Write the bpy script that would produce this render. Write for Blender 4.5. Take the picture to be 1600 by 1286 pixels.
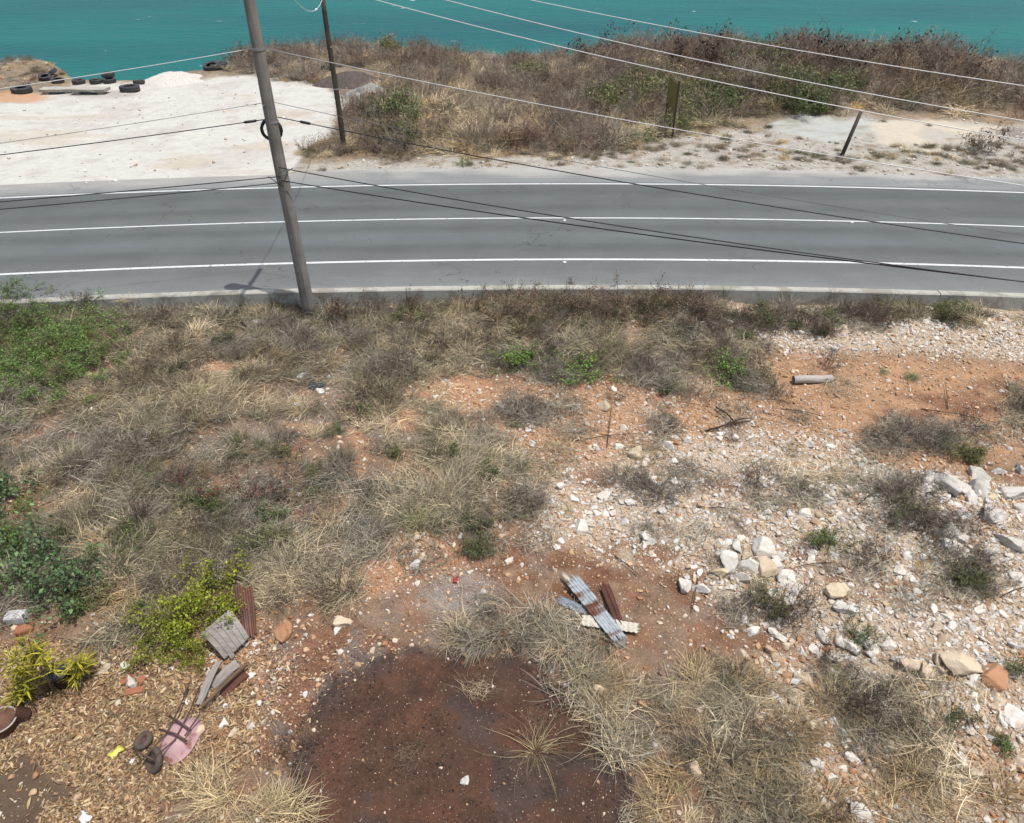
import bpy, math, random
import numpy as np
from mathutils import Vector, Matrix

for o in list(bpy.data.objects): bpy.data.objects.remove(o)
SC = bpy.context.scene
COL = SC.collection

# ------------------------------------------------------------------ camera
H = 9.3; TH = math.radians(36.5); FPX = 1110.0; PW, PH = 1600, 1286
cam = bpy.data.cameras.new('camera'); cam.sensor_width = 36.0; cam.sensor_fit = 'HORIZONTAL'
cam.lens = 36.0 * FPX / PW; cam.clip_start = 0.1; cam.clip_end = 6000
cam_o = bpy.data.objects.new('camera', cam); COL.objects.link(cam_o)
cam_o.location = (0, 0, H); cam_o.rotation_euler = (math.pi / 2 - TH, 0, 0)
SC.camera = cam_o

# ------------------------------------------------------------------ sky and sun
SUNV = Vector((2.1, -0.93, 8.6)).normalized()          # towards the sun
w = bpy.data.worlds.new('World'); SC.world = w; w.use_nodes = True
nt = w.node_tree; nt.nodes.clear()
sky = nt.nodes.new('ShaderNodeTexSky'); sky.sky_type = 'NISHITA'; sky.sun_disc = False
sky.sun_elevation = math.asin(SUNV.z); sky.sun_rotation = math.atan2(SUNV.x, SUNV.y)
sky.altitude = 20; sky.air_density = 1.0; sky.dust_density = 3.5; sky.ozone_density = 1.0
bg = nt.nodes.new('ShaderNodeBackground'); bg.inputs[1].default_value = 0.13
wo = nt.nodes.new('ShaderNodeOutputWorld')
nt.links.new(sky.outputs[0], bg.inputs[0]); nt.links.new(bg.outputs[0], wo.inputs[0])
sun = bpy.data.lights.new('sun', 'SUN'); sun.energy = 3.3; sun.angle = math.radians(0.53); sun.color = (1, 0.965, 0.915)
sun_o = bpy.data.objects.new('sun', sun); COL.objects.link(sun_o)
sun_o.rotation_euler = SUNV.to_track_quat('Z', 'Y').to_euler(); sun_o.location = (6, -6, 30)
vs = SC.view_settings
vs.view_transform = 'Standard'; vs.look = 'None'; vs.exposure = 0.28; vs.gamma = 1.0; vs.use_curve_mapping = False
SC.cycles.max_bounces = 5; SC.cycles.diffuse_bounces = 3; SC.cycles.glossy_bounces = 2; SC.cycles.transmission_bounces = 2
SC.cycles.use_denoising = True

# ------------------------------------------------------------------ numeric helpers
R = np.random.default_rng(7)
random.seed(7)
def lin(r, g, b):
    f = lambda c: (c / 255 / 12.92) if c / 255 <= 0.04045 else ((c / 255 + 0.055) / 1.055) ** 2.4
    return np.array([f(r), f(g), f(b)])
EXPO = 1.45                                              # how bright an albedo of 1 shows in full sun
def alb(r, g, b): return lin(r, g, b) / EXPO

_T = np.random.default_rng(3).random((256, 256))
def vnoise(x, y):
    xi = np.floor(x).astype(int); yi = np.floor(y).astype(int); fx = x - xi; fy = y - yi
    fx = fx * fx * (3 - 2 * fx); fy = fy * fy * (3 - 2 * fy)
    a = _T[xi & 255, yi & 255]; b = _T[(xi + 1) & 255, yi & 255]; c = _T[xi & 255, (yi + 1) & 255]; d = _T[(xi + 1) & 255, (yi + 1) & 255]
    return (a + (b - a) * fx) * (1 - fy) + (c + (d - c) * fx) * fy
def fbm(x, y, o=4):
    s = 0; a = 0.5; t = 0
    for k in range(o):
        s = s + a * vnoise(x * 2 ** k + 17.3 * k, y * 2 ** k + 9.1 * k); t += a; a *= 0.5
    return s / t
def sstep(a, b, x):
    t = np.clip((x - a) / (b - a), 0, 1); return t * t * (3 - 2 * t)

ct, st = math.cos(TH), math.sin(TH)
def project(X, Y, Z):
    zc = Y * ct - (Z - H) * st; yc = Y * st + (Z - H) * ct
    zc = np.maximum(zc, 0.3)
    return 800 + FPX * X / zc, 643 - FPX * yc / zc
def ray(px, py):
    x = (px - 800) / FPX; y = -(py - 643) / FPX
    return np.array([x, ct + y * st, -st + y * ct])
def plane_pt(px, py, z=0.0):
    d = ray(px, py); t = (z - H) / d[2]; return d * t + np.array([0, 0, H])
def at_Y(px, py, Y):
    d = ray(px, py); return d * (Y / d[1]) + np.array([0, 0, H])

def seg_d(px, py, ax, ay, bx, by):
    dx, dy = bx - ax, by - ay; L = dx * dx + dy * dy + 1e-9
    t = np.clip(((px - ax) * dx + (py - ay) * dy) / L, 0, 1)
    return np.hypot(px - ax - t * dx, py - ay - t * dy)
def poly(px, py, pts, soft=18):
    ins = np.zeros(px.shape, bool); dist = np.full(px.shape, 1e9)
    n = len(pts)
    for i in range(n):
        ax, ay = pts[i]; bx, by = pts[(i + 1) % n]
        dist = np.minimum(dist, seg_d(px, py, ax, ay, bx, by))
        c = (ay > py) != (by > py)
        with np.errstate(divide='ignore', invalid='ignore'):
            xx = (bx - ax) * (py - ay) / (by - ay + 1e-12) + ax
        ins ^= c & (px < xx)
    sd = np.where(ins, dist, -dist)
    return sstep(-soft, soft, sd)
def blob(px, py, cx, cy, rx, ry):
    d = np.sqrt(((px - cx) / rx) ** 2 + ((py - cy) / ry) ** 2)
    return 1 - sstep(0.55, 1.15, d)

# ------------------------------------------------------------------ the lay of the land (world metres, road surface z = 0)
def kerbY(X): return 18.5 + 0.0133 * X - 0.00345 * X ** 2
def farlineY(X): return 27.37 + 0.0160 * X - 0.00345 * X ** 2
def shoulderY(X):
    return farlineY(X) + 1.75 - 0.35 * sstep(8, 20, X) - 0.55 * sstep(-6, -10, X)
EDGE_PX = [(-700, 105), (-300, 103), (0, 104), (50, 101), (88, 108), (112, 121), (160, 123), (212, 125), (250, 121), (300, 108), (345, 104), (385, 88), (420, 82), (470, 76), (540, 72), (610, 75), (690, 84), (800, 87), (900, 92), (1000, 96), (1200, 104), (1400, 114), (1600, 128), (1900, 140), (2300, 150)]
_E = np.array([plane_pt(a, b) for a, b in EDGE_PX])
_E = _E[np.argsort(_E[:, 0])]
def edgeY(X): return np.interp(X, _E[:, 0], _E[:, 1]) + 0.7 * (fbm(X * 0.5 + 31, X * 0 + 4.0, 3) - 0.5)

MOUNDS = []   # near-side humps: px, py, radius m, height m
for a in [(1460, 800, 1.6, .32), (1180, 885, 1.1, .16), (1480, 1035, 1.3, .18), (350, 600, 2.2, .22), (860, 470, 2.2, .35), (1050, 470, 1.8, .3),
          (60, 560, 2.5, .3), (300, 700, 2.5, .2), (120, 880, 1.4, .2), (740, 760, 1.6, .15), (1350, 520, 3, .15), (1560, 520, 3, .18), (850, 1010, .9, .1), (1200, 1150, 1.5, .15)]:
    p = plane_pt(a[0], a[1], -0.45); MOUNDS.append((p[0], p[1], a[2], a[3]))
def near_h(X, Y):
    X = np.asarray(X, float); Y = np.asarray(Y, float)
    z = -0.48 + 0.16 * (fbm(X * 0.35 + 5, Y * 0.35 + 8, 3) - 0.5) + 0.07 * (fbm(X * 1.7, Y * 1.7 + 40, 3) - 0.5) + 0.03 * (fbm(X * 7, Y * 7, 2) - 0.5)
    for mx, my, r, h in MOUNDS: z = z + h * np.exp(-((X - mx) ** 2 + (Y - my) ** 2) / (r * r))
    return z
FMOUNDS = []
for a in [(1150, 130, 5.5, .7), (1350, 120, 6, .8), (1000, 120, 4.5, .55), (1550, 125, 5, .5), (650, 190, 3, .4), (760, 200, 3.2, .45), (880, 150, 4, .35), (60, 108, 3, .5), (1250, 160, 3, .3), (590, 205, 2, .3)]:
    p = plane_pt(a[0], a[1]); FMOUNDS.append((p[0], p[1], a[2], a[3]))
def far_h(X, Y):
    X = np.asarray(X, float); Y = np.asarray(Y, float)
    e = edgeY(X); s = shoulderY(X)
    z = -0.02 + 0.22 * (fbm(X * 0.22 + 2, Y * 0.22, 3) - 0.5) * sstep(0.4, 5, Y - s) + 0.07 * (fbm(X * 1.3, Y * 1.3 + 7, 3) - 0.5) * sstep(0.1, 2, Y - s)
    for mx, my, r, h in FMOUNDS: z = z + h * np.exp(-((X - mx) ** 2 + (Y - my) ** 2) / (r * r)) * sstep(0.3, 3, Y - s)
    q = Y - e
    z = z - 0.25 * sstep(-0.4, 0.1, q) - 7.6 * np.clip(q / 2.6, 0, 1.2) ** 0.8 * (q > 0)
    return z
def land_h(X, Y):
    k = kerbY(X) - 0.4
    return np.where(Y < k, near_h(X, Y), np.where(Y > shoulderY(X), far_h(X, Y), 0.0))
def ground(px, py):
    """point of the land under a pixel of the photograph"""
    z = -0.45 if py > 462 else 0.0
    for _ in range(8):
        p = plane_pt(px, py, z); z = float(land_h(np.array(p[0]), np.array(p[1])))
    return Vector((p[0], p[1], z))
def above(px, py, lift):
    """point a given height above the land, on the line of sight of a pixel"""
    z = -0.45 if py > 462 else 0.0
    for _ in range(8):
        p = plane_pt(px, py, z + lift); z = float(land_h(np.array(p[0]), np.array(p[1])))
    return Vector((p[0], p[1], z + lift))
def mpp(px, py):
    """metres per photograph pixel at that point of the land"""
    g = ground(px, py); return (g.y * ct - (g.z - H) * st) / FPX

# ------------------------------------------------------------------ zones of the land, outlined on the photograph
DARKPLOT = [(472, 1150), (480, 1110), (520, 1065), (580, 1038), (650, 1018), (730, 1012), (820, 1028), (895, 1078), (945, 1150), (982, 1230), (1000, 1420), (455, 1420), (462, 1230)]
LITTER = [(-900, 1030), (20, 1015), (180, 1015), (300, 1040), (385, 1075), (395, 1130), (385, 1180), (310, 1225), (235, 1290), (200, 1500), (-900, 1500)]
DAMP = [(-900, 1205), (20, 1200), (22, 1178), (45, 1172), (70, 1205), (135, 1228), (118, 1250), (80, 1262), (60, 1300), (40, 1500), (-900, 1500)]
RUB1 = [(835, 790), (890, 730), (1000, 695), (1170, 668), (1330, 692), (1420, 740), (1600, 765), (2600, 800), (2600, 1200), (1600, 1150), (1500, 1100), (1400, 1050), (1290, 1020), (1200, 990), (1100, 935), (1010, 885), (900, 865), (840, 835)]
RUB2 = [(1070, 492), (1190, 468), (1600, 480), (2400, 500), (2400, 580), (1600, 562), (1450, 548), (1300, 548), (1180, 545), (1090, 525)]
RUB3 = [(600, 850), (680, 650), (850, 605), (1180, 585), (1230, 680), (850, 790), (780, 900), (640, 925)]
RUB4 = [(1190, 1000), (1300, 1010), (1600, 1120), (2600, 1150), (2600, 1500), (1220, 1500)]
RUB5 = [(565, 500), (760, 490), (1000, 500), (985, 535), (600, 545)]
RUB6 = [(195, 1020), (330, 1000), (420, 965), (440, 1040), (392, 1180), (330, 1130), (230, 1090)]
ORANGE = [(655, 590), (820, 604), (1000, 595), (1190, 548), (1400, 552), (1600, 572), (2600, 600), (2600, 740), (1600, 715), (1420, 738), (1300, 695), (1170, 672), (1000, 700), (880, 730), (800, 700), (700, 650)]
SIDE = [(395, 985), (560, 962), (650, 1010), (520, 1072), (475, 1130), (460, 1210), (392, 1185), (402, 1100)]
RED = [(690, 800, 60, 40), (780, 880, 75, 45), (900, 900, 90, 45), (1290, 880, 70, 40), (1345, 920, 60, 30), (1060, 920, 60, 35), (940, 750, 50, 30), (840, 650, 70, 26), (1110, 760, 40, 20), (1450, 640, 110, 26), (1560, 620, 90, 30), (1180, 1010, 60, 30), (1000, 860, 60, 28), (1240, 985, 40, 20), (1480, 930, 60, 24), (920, 1010, 60, 30)]
ORSPOT = [(355, 500, 34, 20), (345, 575, 40, 16), (405, 608, 34, 14), (522, 530, 20, 10), (560, 720, 20, 50), (690, 605, 70, 26), (550, 790, 18, 40), (470, 665, 40, 14), (30, 690, 40, 18), (640, 660, 40, 18), (590, 900, 60, 30), (660, 850, 50, 30)]
GRASS1 = [(-900, 478), (540, 476), (800, 460), (1110, 448), (1195, 600), (1080, 640), (1000, 612), (800, 588), (700, 592), (660, 640), (760, 690), (830, 710), (830, 800), (720, 815), (610, 860), (560, 950), (430, 930), (385, 890), (200, 965), (-900, 1010)]
GRASS2 = [(985, 1005), (1080, 1010), (1180, 1005), (1250, 1030), (1350, 1065), (1480, 1100), (1600, 1200), (2000, 1250), (2000, 1500), (990, 1500), (1005, 1190), (950, 1080)]
GRASS3 = [(705, 985), (745, 955), (820, 965), (900, 975), (965, 1000), (985, 1090), (1005, 1200), (978, 1190), (938, 1110), (885, 1060), (810, 1010), (720, 1000)]
GRASS4 = [(290, 1235), (330, 1185), (420, 1190), (472, 1245), (470, 1500), (250, 1500)]
GRASS5 = [(95, 940), (250, 925), (245, 1000), (125, 1005)]
GSPOT = [(1020, 755, 75, 32), (1440, 795, 80, 48), (1510, 895, 60, 45), (1290, 498, 130, 26), (1190, 955, 60, 45), (1440, 675, 80, 30), (1150, 520, 70, 30), (820, 640, 30, 25), (880, 660, 25, 18), (1470, 480, 60, 24), (1100, 560, 100, 40), (470, 1190, 25, 60), (1600, 640, 40, 40), (1350, 870, 30, 22), (770, 935, 35, 18), (745, 845, 30, 22), (1400, 1130, 140, 50), (1250, 760, 30, 18), (1330, 745, 30, 18), (905, 640, 20, 14)]

def clampf(px, py): return np.clip(px, -300, 1900), np.clip(py, 440, 1400)
def near_masks(X, Y, Z):
    px, py = project(X, Y, Z); px, py = clampf(px, py)
    wx = (fbm(X * 1.1 + 3, Y * 1.1, 3) - 0.5) * 70 * np.clip((py - 200) / 700, .3, 1.2); wy = (fbm(X * 1.1 + 60, Y * 1.1 + 20, 3) - 0.5) * 50 * np.clip((py - 250) / 800, .2, 1.2)
    qx, qy = px + wx, py + wy
    m = {}
    hx = (fbm(X * 4 + 5, Y * 4, 3) - .5) * 46; hy = (fbm(X * 4 + 25, Y * 4 + 9, 3) - .5) * 46
    m['plot'] = poly(px + wx * .5 + hx, py + wy * .5 + hy, DARKPLOT, 10)
    m['plotrim'] = poly(px + wx * .5 + hx * .6, py + wy * .5 + hy * .6, [(a + (a - 720) * .03, b - 8) for a, b in DARKPLOT], 10) * (1 - poly(px + wx * .7, py + wy * .7, [(a + (720 - a) * .09, b + (1200 - b) * .09) if b < 1300 else (a + (720 - a) * .09, b) for a, b in DARKPLOT], 22))
    m['litter'] = poly(qx, qy, LITTER, 16)
    m['damp'] = poly(px + wx * .5, py + wy * .5, DAMP, 10)
    m['r1'] = poly(qx, qy, RUB1, 30); m['r2'] = poly(qx, qy, RUB2, 14); m['r3'] = poly(qx, qy, RUB3, 40)
    m['r4'] = poly(qx, qy, RUB4, 30); m['r5'] = poly(qx, qy, RUB5, 16); m['r6'] = poly(qx, qy, RUB6, 20)
    m['orange'] = poly(qx, qy, ORANGE, 20); m['side'] = poly(qx, qy, SIDE, 16)
    z = np.zeros(px.shape)
    m['red'] = z; m['orspot'] = z; m['gspot'] = z
    for a in RED: m['red'] = np.maximum(m['red'], blob(qx, qy, *a))
    for a in ORSPOT: m['orspot'] = np.maximum(m['orspot'], blob(qx, qy, *a))
    for a in GSPOT: m['gspot'] = np.maximum(m['gspot'], blob(qx, qy, *a))
    g = np.maximum.reduce([poly(qx, qy, GRASS1, 16), poly(qx, qy, GRASS2, 26), poly(qx, qy, GRASS3, 12), poly(qx, qy, GRASS4, 14), poly(qx, qy, GRASS5, 14)])
    m['grass'] = g * (1 - 0.9 * m['orspot'])
    m['px'], m['py'] = px, py
    return m
def mixc(c, col, f): return c * (1 - f[:, None]) + np.asarray(col)[None] * f[:, None]

# ------------------------------------------------------------------ materials
def new_mat(name):
    m = bpy.data.materials.new(name); m.use_nodes = True
    n = m.node_tree.nodes; l = m.node_tree.links
    return m, n, l, n['Principled BSDF']
def mk_noise(n, l, scale, detail=6, rough=0.6, vec=None, dist=0.0):
    t = n.new('ShaderNodeTexNoise'); t.inputs['Scale'].default_value = scale; t.inputs['Detail'].default_value = detail
    t.inputs['Roughness'].default_value = rough; t.inputs['Distortion'].default_value = dist
    if vec is not None: l.new(vec, t.inputs['Vector'])
    return t.outputs['Fac']
def mk_ramp(n, l, fac, stops):
    r = n.new('ShaderNodeValToRGB'); e = r.color_ramp.elements
    while len(e) < len(stops): e.new(0.5)
    for i, (p, c) in enumerate(stops):
        e[i].position = p; e[i].color = (*c, 1) if not isinstance(c, (int, float)) else (c, c, c, 1)
    l.new(fac, r.inputs[0]); return r.outputs[0]
def mk_mix(n, l, a, b, fac, mode='MIX'):
    m = n.new('ShaderNodeMix'); m.data_type = 'RGBA'; m.blend_type = mode
    for s, v in ((m.inputs[6], a), (m.inputs[7], b)):
        if isinstance(v, bpy.types.NodeSocket): l.new(v, s)
        else: s.default_value = (*v, 1)
    if isinstance(fac, bpy.types.NodeSocket): l.new(fac, m.inputs[0])
    else: m.inputs[0].default_value = fac
    return m.outputs[2]
def mk_bump(n, l, bsdf, h, strength, dist):
    b = n.new('ShaderNodeBump'); b.inputs['Strength'].default_value = strength; b.inputs['Distance'].default_value = dist
    l.new(h, b.inputs['Height']); l.new(b.outputs[0], bsdf.inputs['Normal']); return b
def obj_co(n): return n.new('ShaderNodeTexCoord').outputs['Object']
def math_n(n, l, op, a, b=None):
    m = n.new('ShaderNodeMath'); m.operation = op
    for i, v in enumerate((a, b)):
        if v is None: continue
        if isinstance(v, bpy.types.NodeSocket): l.new(v, m.inputs[i])
        else: m.inputs[i].default_value = v
    return m.outputs[0]

def simple_mat(name, col, rough=0.85, var=0.25, scale=8, metal=0.0, bump=0.0, spots=None):
    m, n, l, b = new_mat(name); co = obj_co(n)
    col = np.asarray(col, float)
    f = mk_noise(n, l, scale, 6, 0.65, co)
    c = mk_ramp(n, l, f, [(0.25, tuple(np.clip(col * (1 - var), 0, 1))), (0.75, tuple(np.clip(col * (1 + var), 0, 1)))])
    if spots:
        f2 = mk_noise(n, l, spots[1], 5, 0.6, co); f2 = mk_ramp(n, l, f2, [(spots[2], 0.0), (min(spots[2] + .08, 1), 1.0)])
        c = mk_mix(n, l, c, tuple(spots[0]), f2)
    l.new(c, b.inputs['Base Color']); b.inputs['Roughness'].default_value = rough; b.inputs['Metallic'].default_value = metal
    if bump: mk_bump(n, l, b, mk_noise(n, l, scale * 4, 5, 0.6, co), 0.6, bump)
    return m

def soil_mat():
    m, n, l, b = new_mat('soil'); co = obj_co(n)
    a = n.new('ShaderNodeAttribute'); a.attribute_name = 'soil'
    g = n.new('ShaderNodeAttribute'); g.attribute_name = 'grit'
    f1 = mk_noise(n, l, 3.0, 8, 0.7, co); f2 = mk_noise(n, l, 22, 6, 0.7, co)
    ev = n.new('ShaderNodeAttribute'); ev.attribute_name = 'rough_amount'
    c = mk_mix(n, l, a.outputs['Color'], mk_ramp(n, l, f1, [(0.3, 0.62), (0.7, 1.38)]), ev.outputs['Fac'], 'MULTIPLY')
    c = mk_mix(n, l, c, mk_ramp(n, l, f2, [(0.25, 0.62), (0.75, 1.38)]), ev.outputs['Fac'], 'MULTIPLY')
    # pale chips of stone, too small to build
    hs = []
    for sc, th in ((34, .30), (75, .34)):
        v = n.new('ShaderNodeTexVoronoi'); v.inputs['Scale'].default_value = sc; l.new(co, v.inputs['Vector'])
        chip = math_n(n, l, 'LESS_THAN', v.outputs['Distance'], th)
        sep = n.new('ShaderNodeSeparateColor'); l.new(v.outputs['Color'], sep.inputs[0])
        on = math_n(n, l, 'LESS_THAN', sep.outputs[0], g.outputs['Fac'])
        fac = math_n(n, l, 'MULTIPLY', chip, on)
        cc = mk_mix(n, l, tuple(alb(232, 222, 205)), tuple(alb(190, 150, 118)), sep.outputs[1])
        c = mk_mix(n, l, c, cc, math_n(n, l, 'MULTIPLY', fac, .85)); hs.append(fac)
    l.new(c, b.inputs['Base Color']); b.inputs['Roughness'].default_value = 0.95
    b.inputs['Specular IOR Level'].default_value = 0.15
    h = math_n(n, l, 'ADD', math_n(n, l, 'MULTIPLY', hs[0], .5), math_n(n, l, 'ADD', f2, f1))
    bp = mk_bump(n, l, b, h, 0.9, 0.03); l.new(ev.outputs['Fac'], bp.inputs['Strength'])
    return m
M_SOIL = soil_mat()

def tint_mat(name, rough, kind):
    """colour comes from the 'tint' of each instance or object, 'bv' varies it over the mesh"""
    m, n, l, b = new_mat(name)
    t = n.new('ShaderNodeAttribute'); t.attribute_type = 'INSTANCER'; t.attribute_name = 'tint'
    c = t.outputs['Color']
    if kind in ('blade', 'leaf'):
        v = n.new('ShaderNodeAttribute'); v.attribute_name = 'bv'
        c = mk_mix(n, l, c, mk_ramp(n, l, v.outputs['Fac'], [(0.0, (.42, .40, .37)), (0.5, (1.2, 1.2, 1.17)), (1.0, (2.5, 2.45, 2.3))]), 1.0, 'MULTIPLY')
        l.new(c, b.inputs['Base Color']); b.inputs['Roughness'].default_value = rough; b.inputs['Specular IOR Level'].default_value = 0.25
        tr = n.new('ShaderNodeBsdfTranslucent'); l.new(c, tr.inputs[0])
        mx = n.new('ShaderNodeMixShader'); mx.inputs[0].default_value = 0.3 if kind == 'leaf' else 0.3
        l.new(b.outputs[0], mx.inputs[1]); l.new(tr.outputs[0], mx.inputs[2])
        l.new(mx.outputs[0], n['Material Output'].inputs[0])
    else:
        co = obj_co(n); oi = n.new('ShaderNodeObjectInfo')
        va = n.new('ShaderNodeVectorMath'); va.operation = 'ADD'; l.new(co, va.inputs[0])
        cv = n.new('ShaderNodeCombineXYZ'); l.new(math_n(n, l, 'MULTIPLY', oi.outputs['Random'], 40.0), cv.inputs[0]); l.new(cv.outputs[0], va.inputs[1])
        f = mk_noise(n, l, 2.2, 7, 0.7, va.outputs[0]); f2 = mk_noise(n, l, 7, 5, 0.65, va.outputs[0])
        c = mk_mix(n, l, c, mk_ramp(n, l, f, [(0.25, (.74, .66, .56)), (0.5, (1, 1, 1)), (0.8, (1.15, 1.15, 1.15))]), 1.0, 'MULTIPLY')
        c = mk_mix(n, l, c, tuple(alb(120, 108, 96)), mk_ramp(n, l, f2, [(0.66, 0.0), (0.76, 0.4)]))
        l.new(c, b.inputs['Base Color']); b.inputs['Roughness'].default_value = 0.92; b.inputs['Specular IOR Level'].default_value = 0.2
        mk_bump(n, l, b, f2, 0.5, 0.03)
    return m
M_BLADE = tint_mat('dry_grass_blade', 0.7, 'blade'); M_LEAF = tint_mat('leaf', 0.55, 'leaf'); M_ROCK = tint_mat('limestone', 0.9, 'rock')

# ------------------------------------------------------------------ mesh helpers
class MB:
    def __init__(s): s.v = []; s.f = []; s.bv = []
    def add(s, vs, fs, bv=0.5):
        o = len(s.v); s.v += [tuple(map(float, p)) for p in vs]; s.f += [tuple(o + i for i in f) for f in fs]; s.bv += [bv] * len(vs)
    def box(s, c, sz, rz=0.0, mat=None):
        M = Matrix.Rotation(rz, 3, 'Z') if mat is None else mat
        P = [Vector(c) + M @ Vector((sx * sz[0] / 2, sy * sz[1] / 2, sz_ * sz[2] / 2)) for sx in (-1, 1) for sy in (-1, 1) for sz_ in (-1, 1)]
        s.add(P, [(0, 1, 3, 2), (4, 6, 7, 5), (0, 4, 5, 1), (2, 3, 7, 6), (0, 2, 6, 4), (1, 5, 7, 3)])
    def tube(s, pts, rad, n=8, cap=True, bv=0.5):
        pts = [Vector(p) for p in pts]; rad = rad if hasattr(rad, '__len__') else [rad] * len(pts)
        vs = []; fs = []
        for i, p in enumerate(pts):
            d = (pts[min(i + 1, len(pts) - 1)] - pts[max(i - 1, 0)]).normalized()
            u = d.cross(Vector((0, 0, 1)) if abs(d.z) < 0.9 else Vector((1, 0, 0))).normalized(); w_ = d.cross(u)
            for k in range(n):
                a = 2 * math.pi * k / n; vs.append(p + (u * math.cos(a) + w_ * math.sin(a)) * rad[i])
        for i in range(len(pts) - 1):
            for k in range(n):
                fs.append((i * n + k, i * n + (k + 1) % n, (i + 1) * n + (k + 1) % n, (i + 1) * n + k))
        if cap and n > 2:
            fs.append(tuple(range(n - 1, -1, -1))); fs.append(tuple((len(pts) - 1) * n + k for k in range(n)))
        s.add(vs, fs, bv)
    def lathe(s, prof, n=28, closed=True, M=None, bump=None):
        vs = []; fs = []; m = len(prof)
        for k in range(n):
            a = 2 * math.pi * k / n
            for j, (r, z) in enumerate(prof):
                rr = r + (bump(k, j) if bump else 0); p = Vector((rr * math.cos(a), rr * math.sin(a), z)); vs.append(M @ p if M else p)
        for k in range(n):
            for j in range(m if closed else m - 1):
                fs.append((k * m + j, ((k + 1) % n) * m + j, ((k + 1) % n) * m + (j + 1) % m, k * m + (j + 1) % m))
        s.add(vs, fs)
    def mesh(s, name, mat, smooth=False, bv=False):
        me = bpy.data.meshes.new(name); me.from_pydata(s.v, [], s.f); me.update()
        if mat: me.materials.append(mat)
        if smooth: me.polygons.foreach_set('use_smooth', [True] * len(me.polygons))
        if bv:
            a = me.attributes.new('bv', 'FLOAT', 'POINT'); a.data.foreach_set('value', s.bv)
        return me
def link(name, me, parent=None, loc=None, rot=None, scale=None):
    o = bpy.data.objects.new(name, me); COL.objects.link(o)
    if parent: o.parent = parent
    if loc is not None: o.location = loc
    if rot is not None: o.rotation_euler = rot
    if scale is not None: o.scale = scale
    return o
def tag(o, label, cat, group=None):
    o['label'] = label; o['category'] = cat
    if group: o['group'] = group
    return o
def thing(name, label, cat, loc=(0, 0, 0), rot=(0, 0, 0), group=None):
    o = link(name, None, loc=loc, rot=rot); o.empty_display_size = 0.2
    return tag(o, label, cat, group)
def struct(name, me, kind='structure'):
    o = link(name, me); o['kind'] = kind; return o
def np_mesh(name, V, F, mat, smooth=False, attrs=None):
    me = bpy.data.meshes.new(name); V = np.asarray(V, np.float32); F = np.asarray(F, np.int32)
    k = F.shape[1]; me.vertices.add(len(V)); me.vertices.foreach_set('co', V.ravel())
    me.loops.add(F.size); me.loops.foreach_set('vertex_index', F.ravel())
    me.polygons.add(len(F)); me.polygons.foreach_set('loop_start', np.arange(0, F.size, k, dtype=np.int32))
    me.update(calc_edges=True); me.validate()
    if mat: me.materials.append(mat)
    if smooth: me.polygons.foreach_set('use_smooth', [True] * len(me.polygons))
    for nm, (ty, arr) in (attrs or {}).items():
        a = me.attributes.new(nm, ty, 'POINT')
        a.data.foreach_set('color' if ty == 'FLOAT_COLOR' else 'value' if ty in ('FLOAT', 'INT') else 'vector', np.asarray(arr, np.float32 if ty != 'INT' else np.int32).ravel())
    return me
def grid_mesh(name, U, Vv, fn, mat, attrs_fn=None, smooth=True):
    UU, VV = np.meshgrid(U, Vv); X, Y, Z = fn(UU.ravel(), VV.ravel())
    nu, nv = len(U), len(Vv)
    i = (np.arange(nv - 1)[:, None] * nu + np.arange(nu - 1)[None]).ravel()
    F = np.stack([i, i + 1, i + nu + 1, i + nu], 1)
    at = attrs_fn(X, Y, Z, UU.ravel(), VV.ravel()) if attrs_fn else None
    return np_mesh(name, np.stack([X, Y, Z], 1), F, mat, smooth, at)
def rgba(c): return np.concatenate([np.clip(c, 0, 1), np.ones((len(c), 1))], 1)

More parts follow.
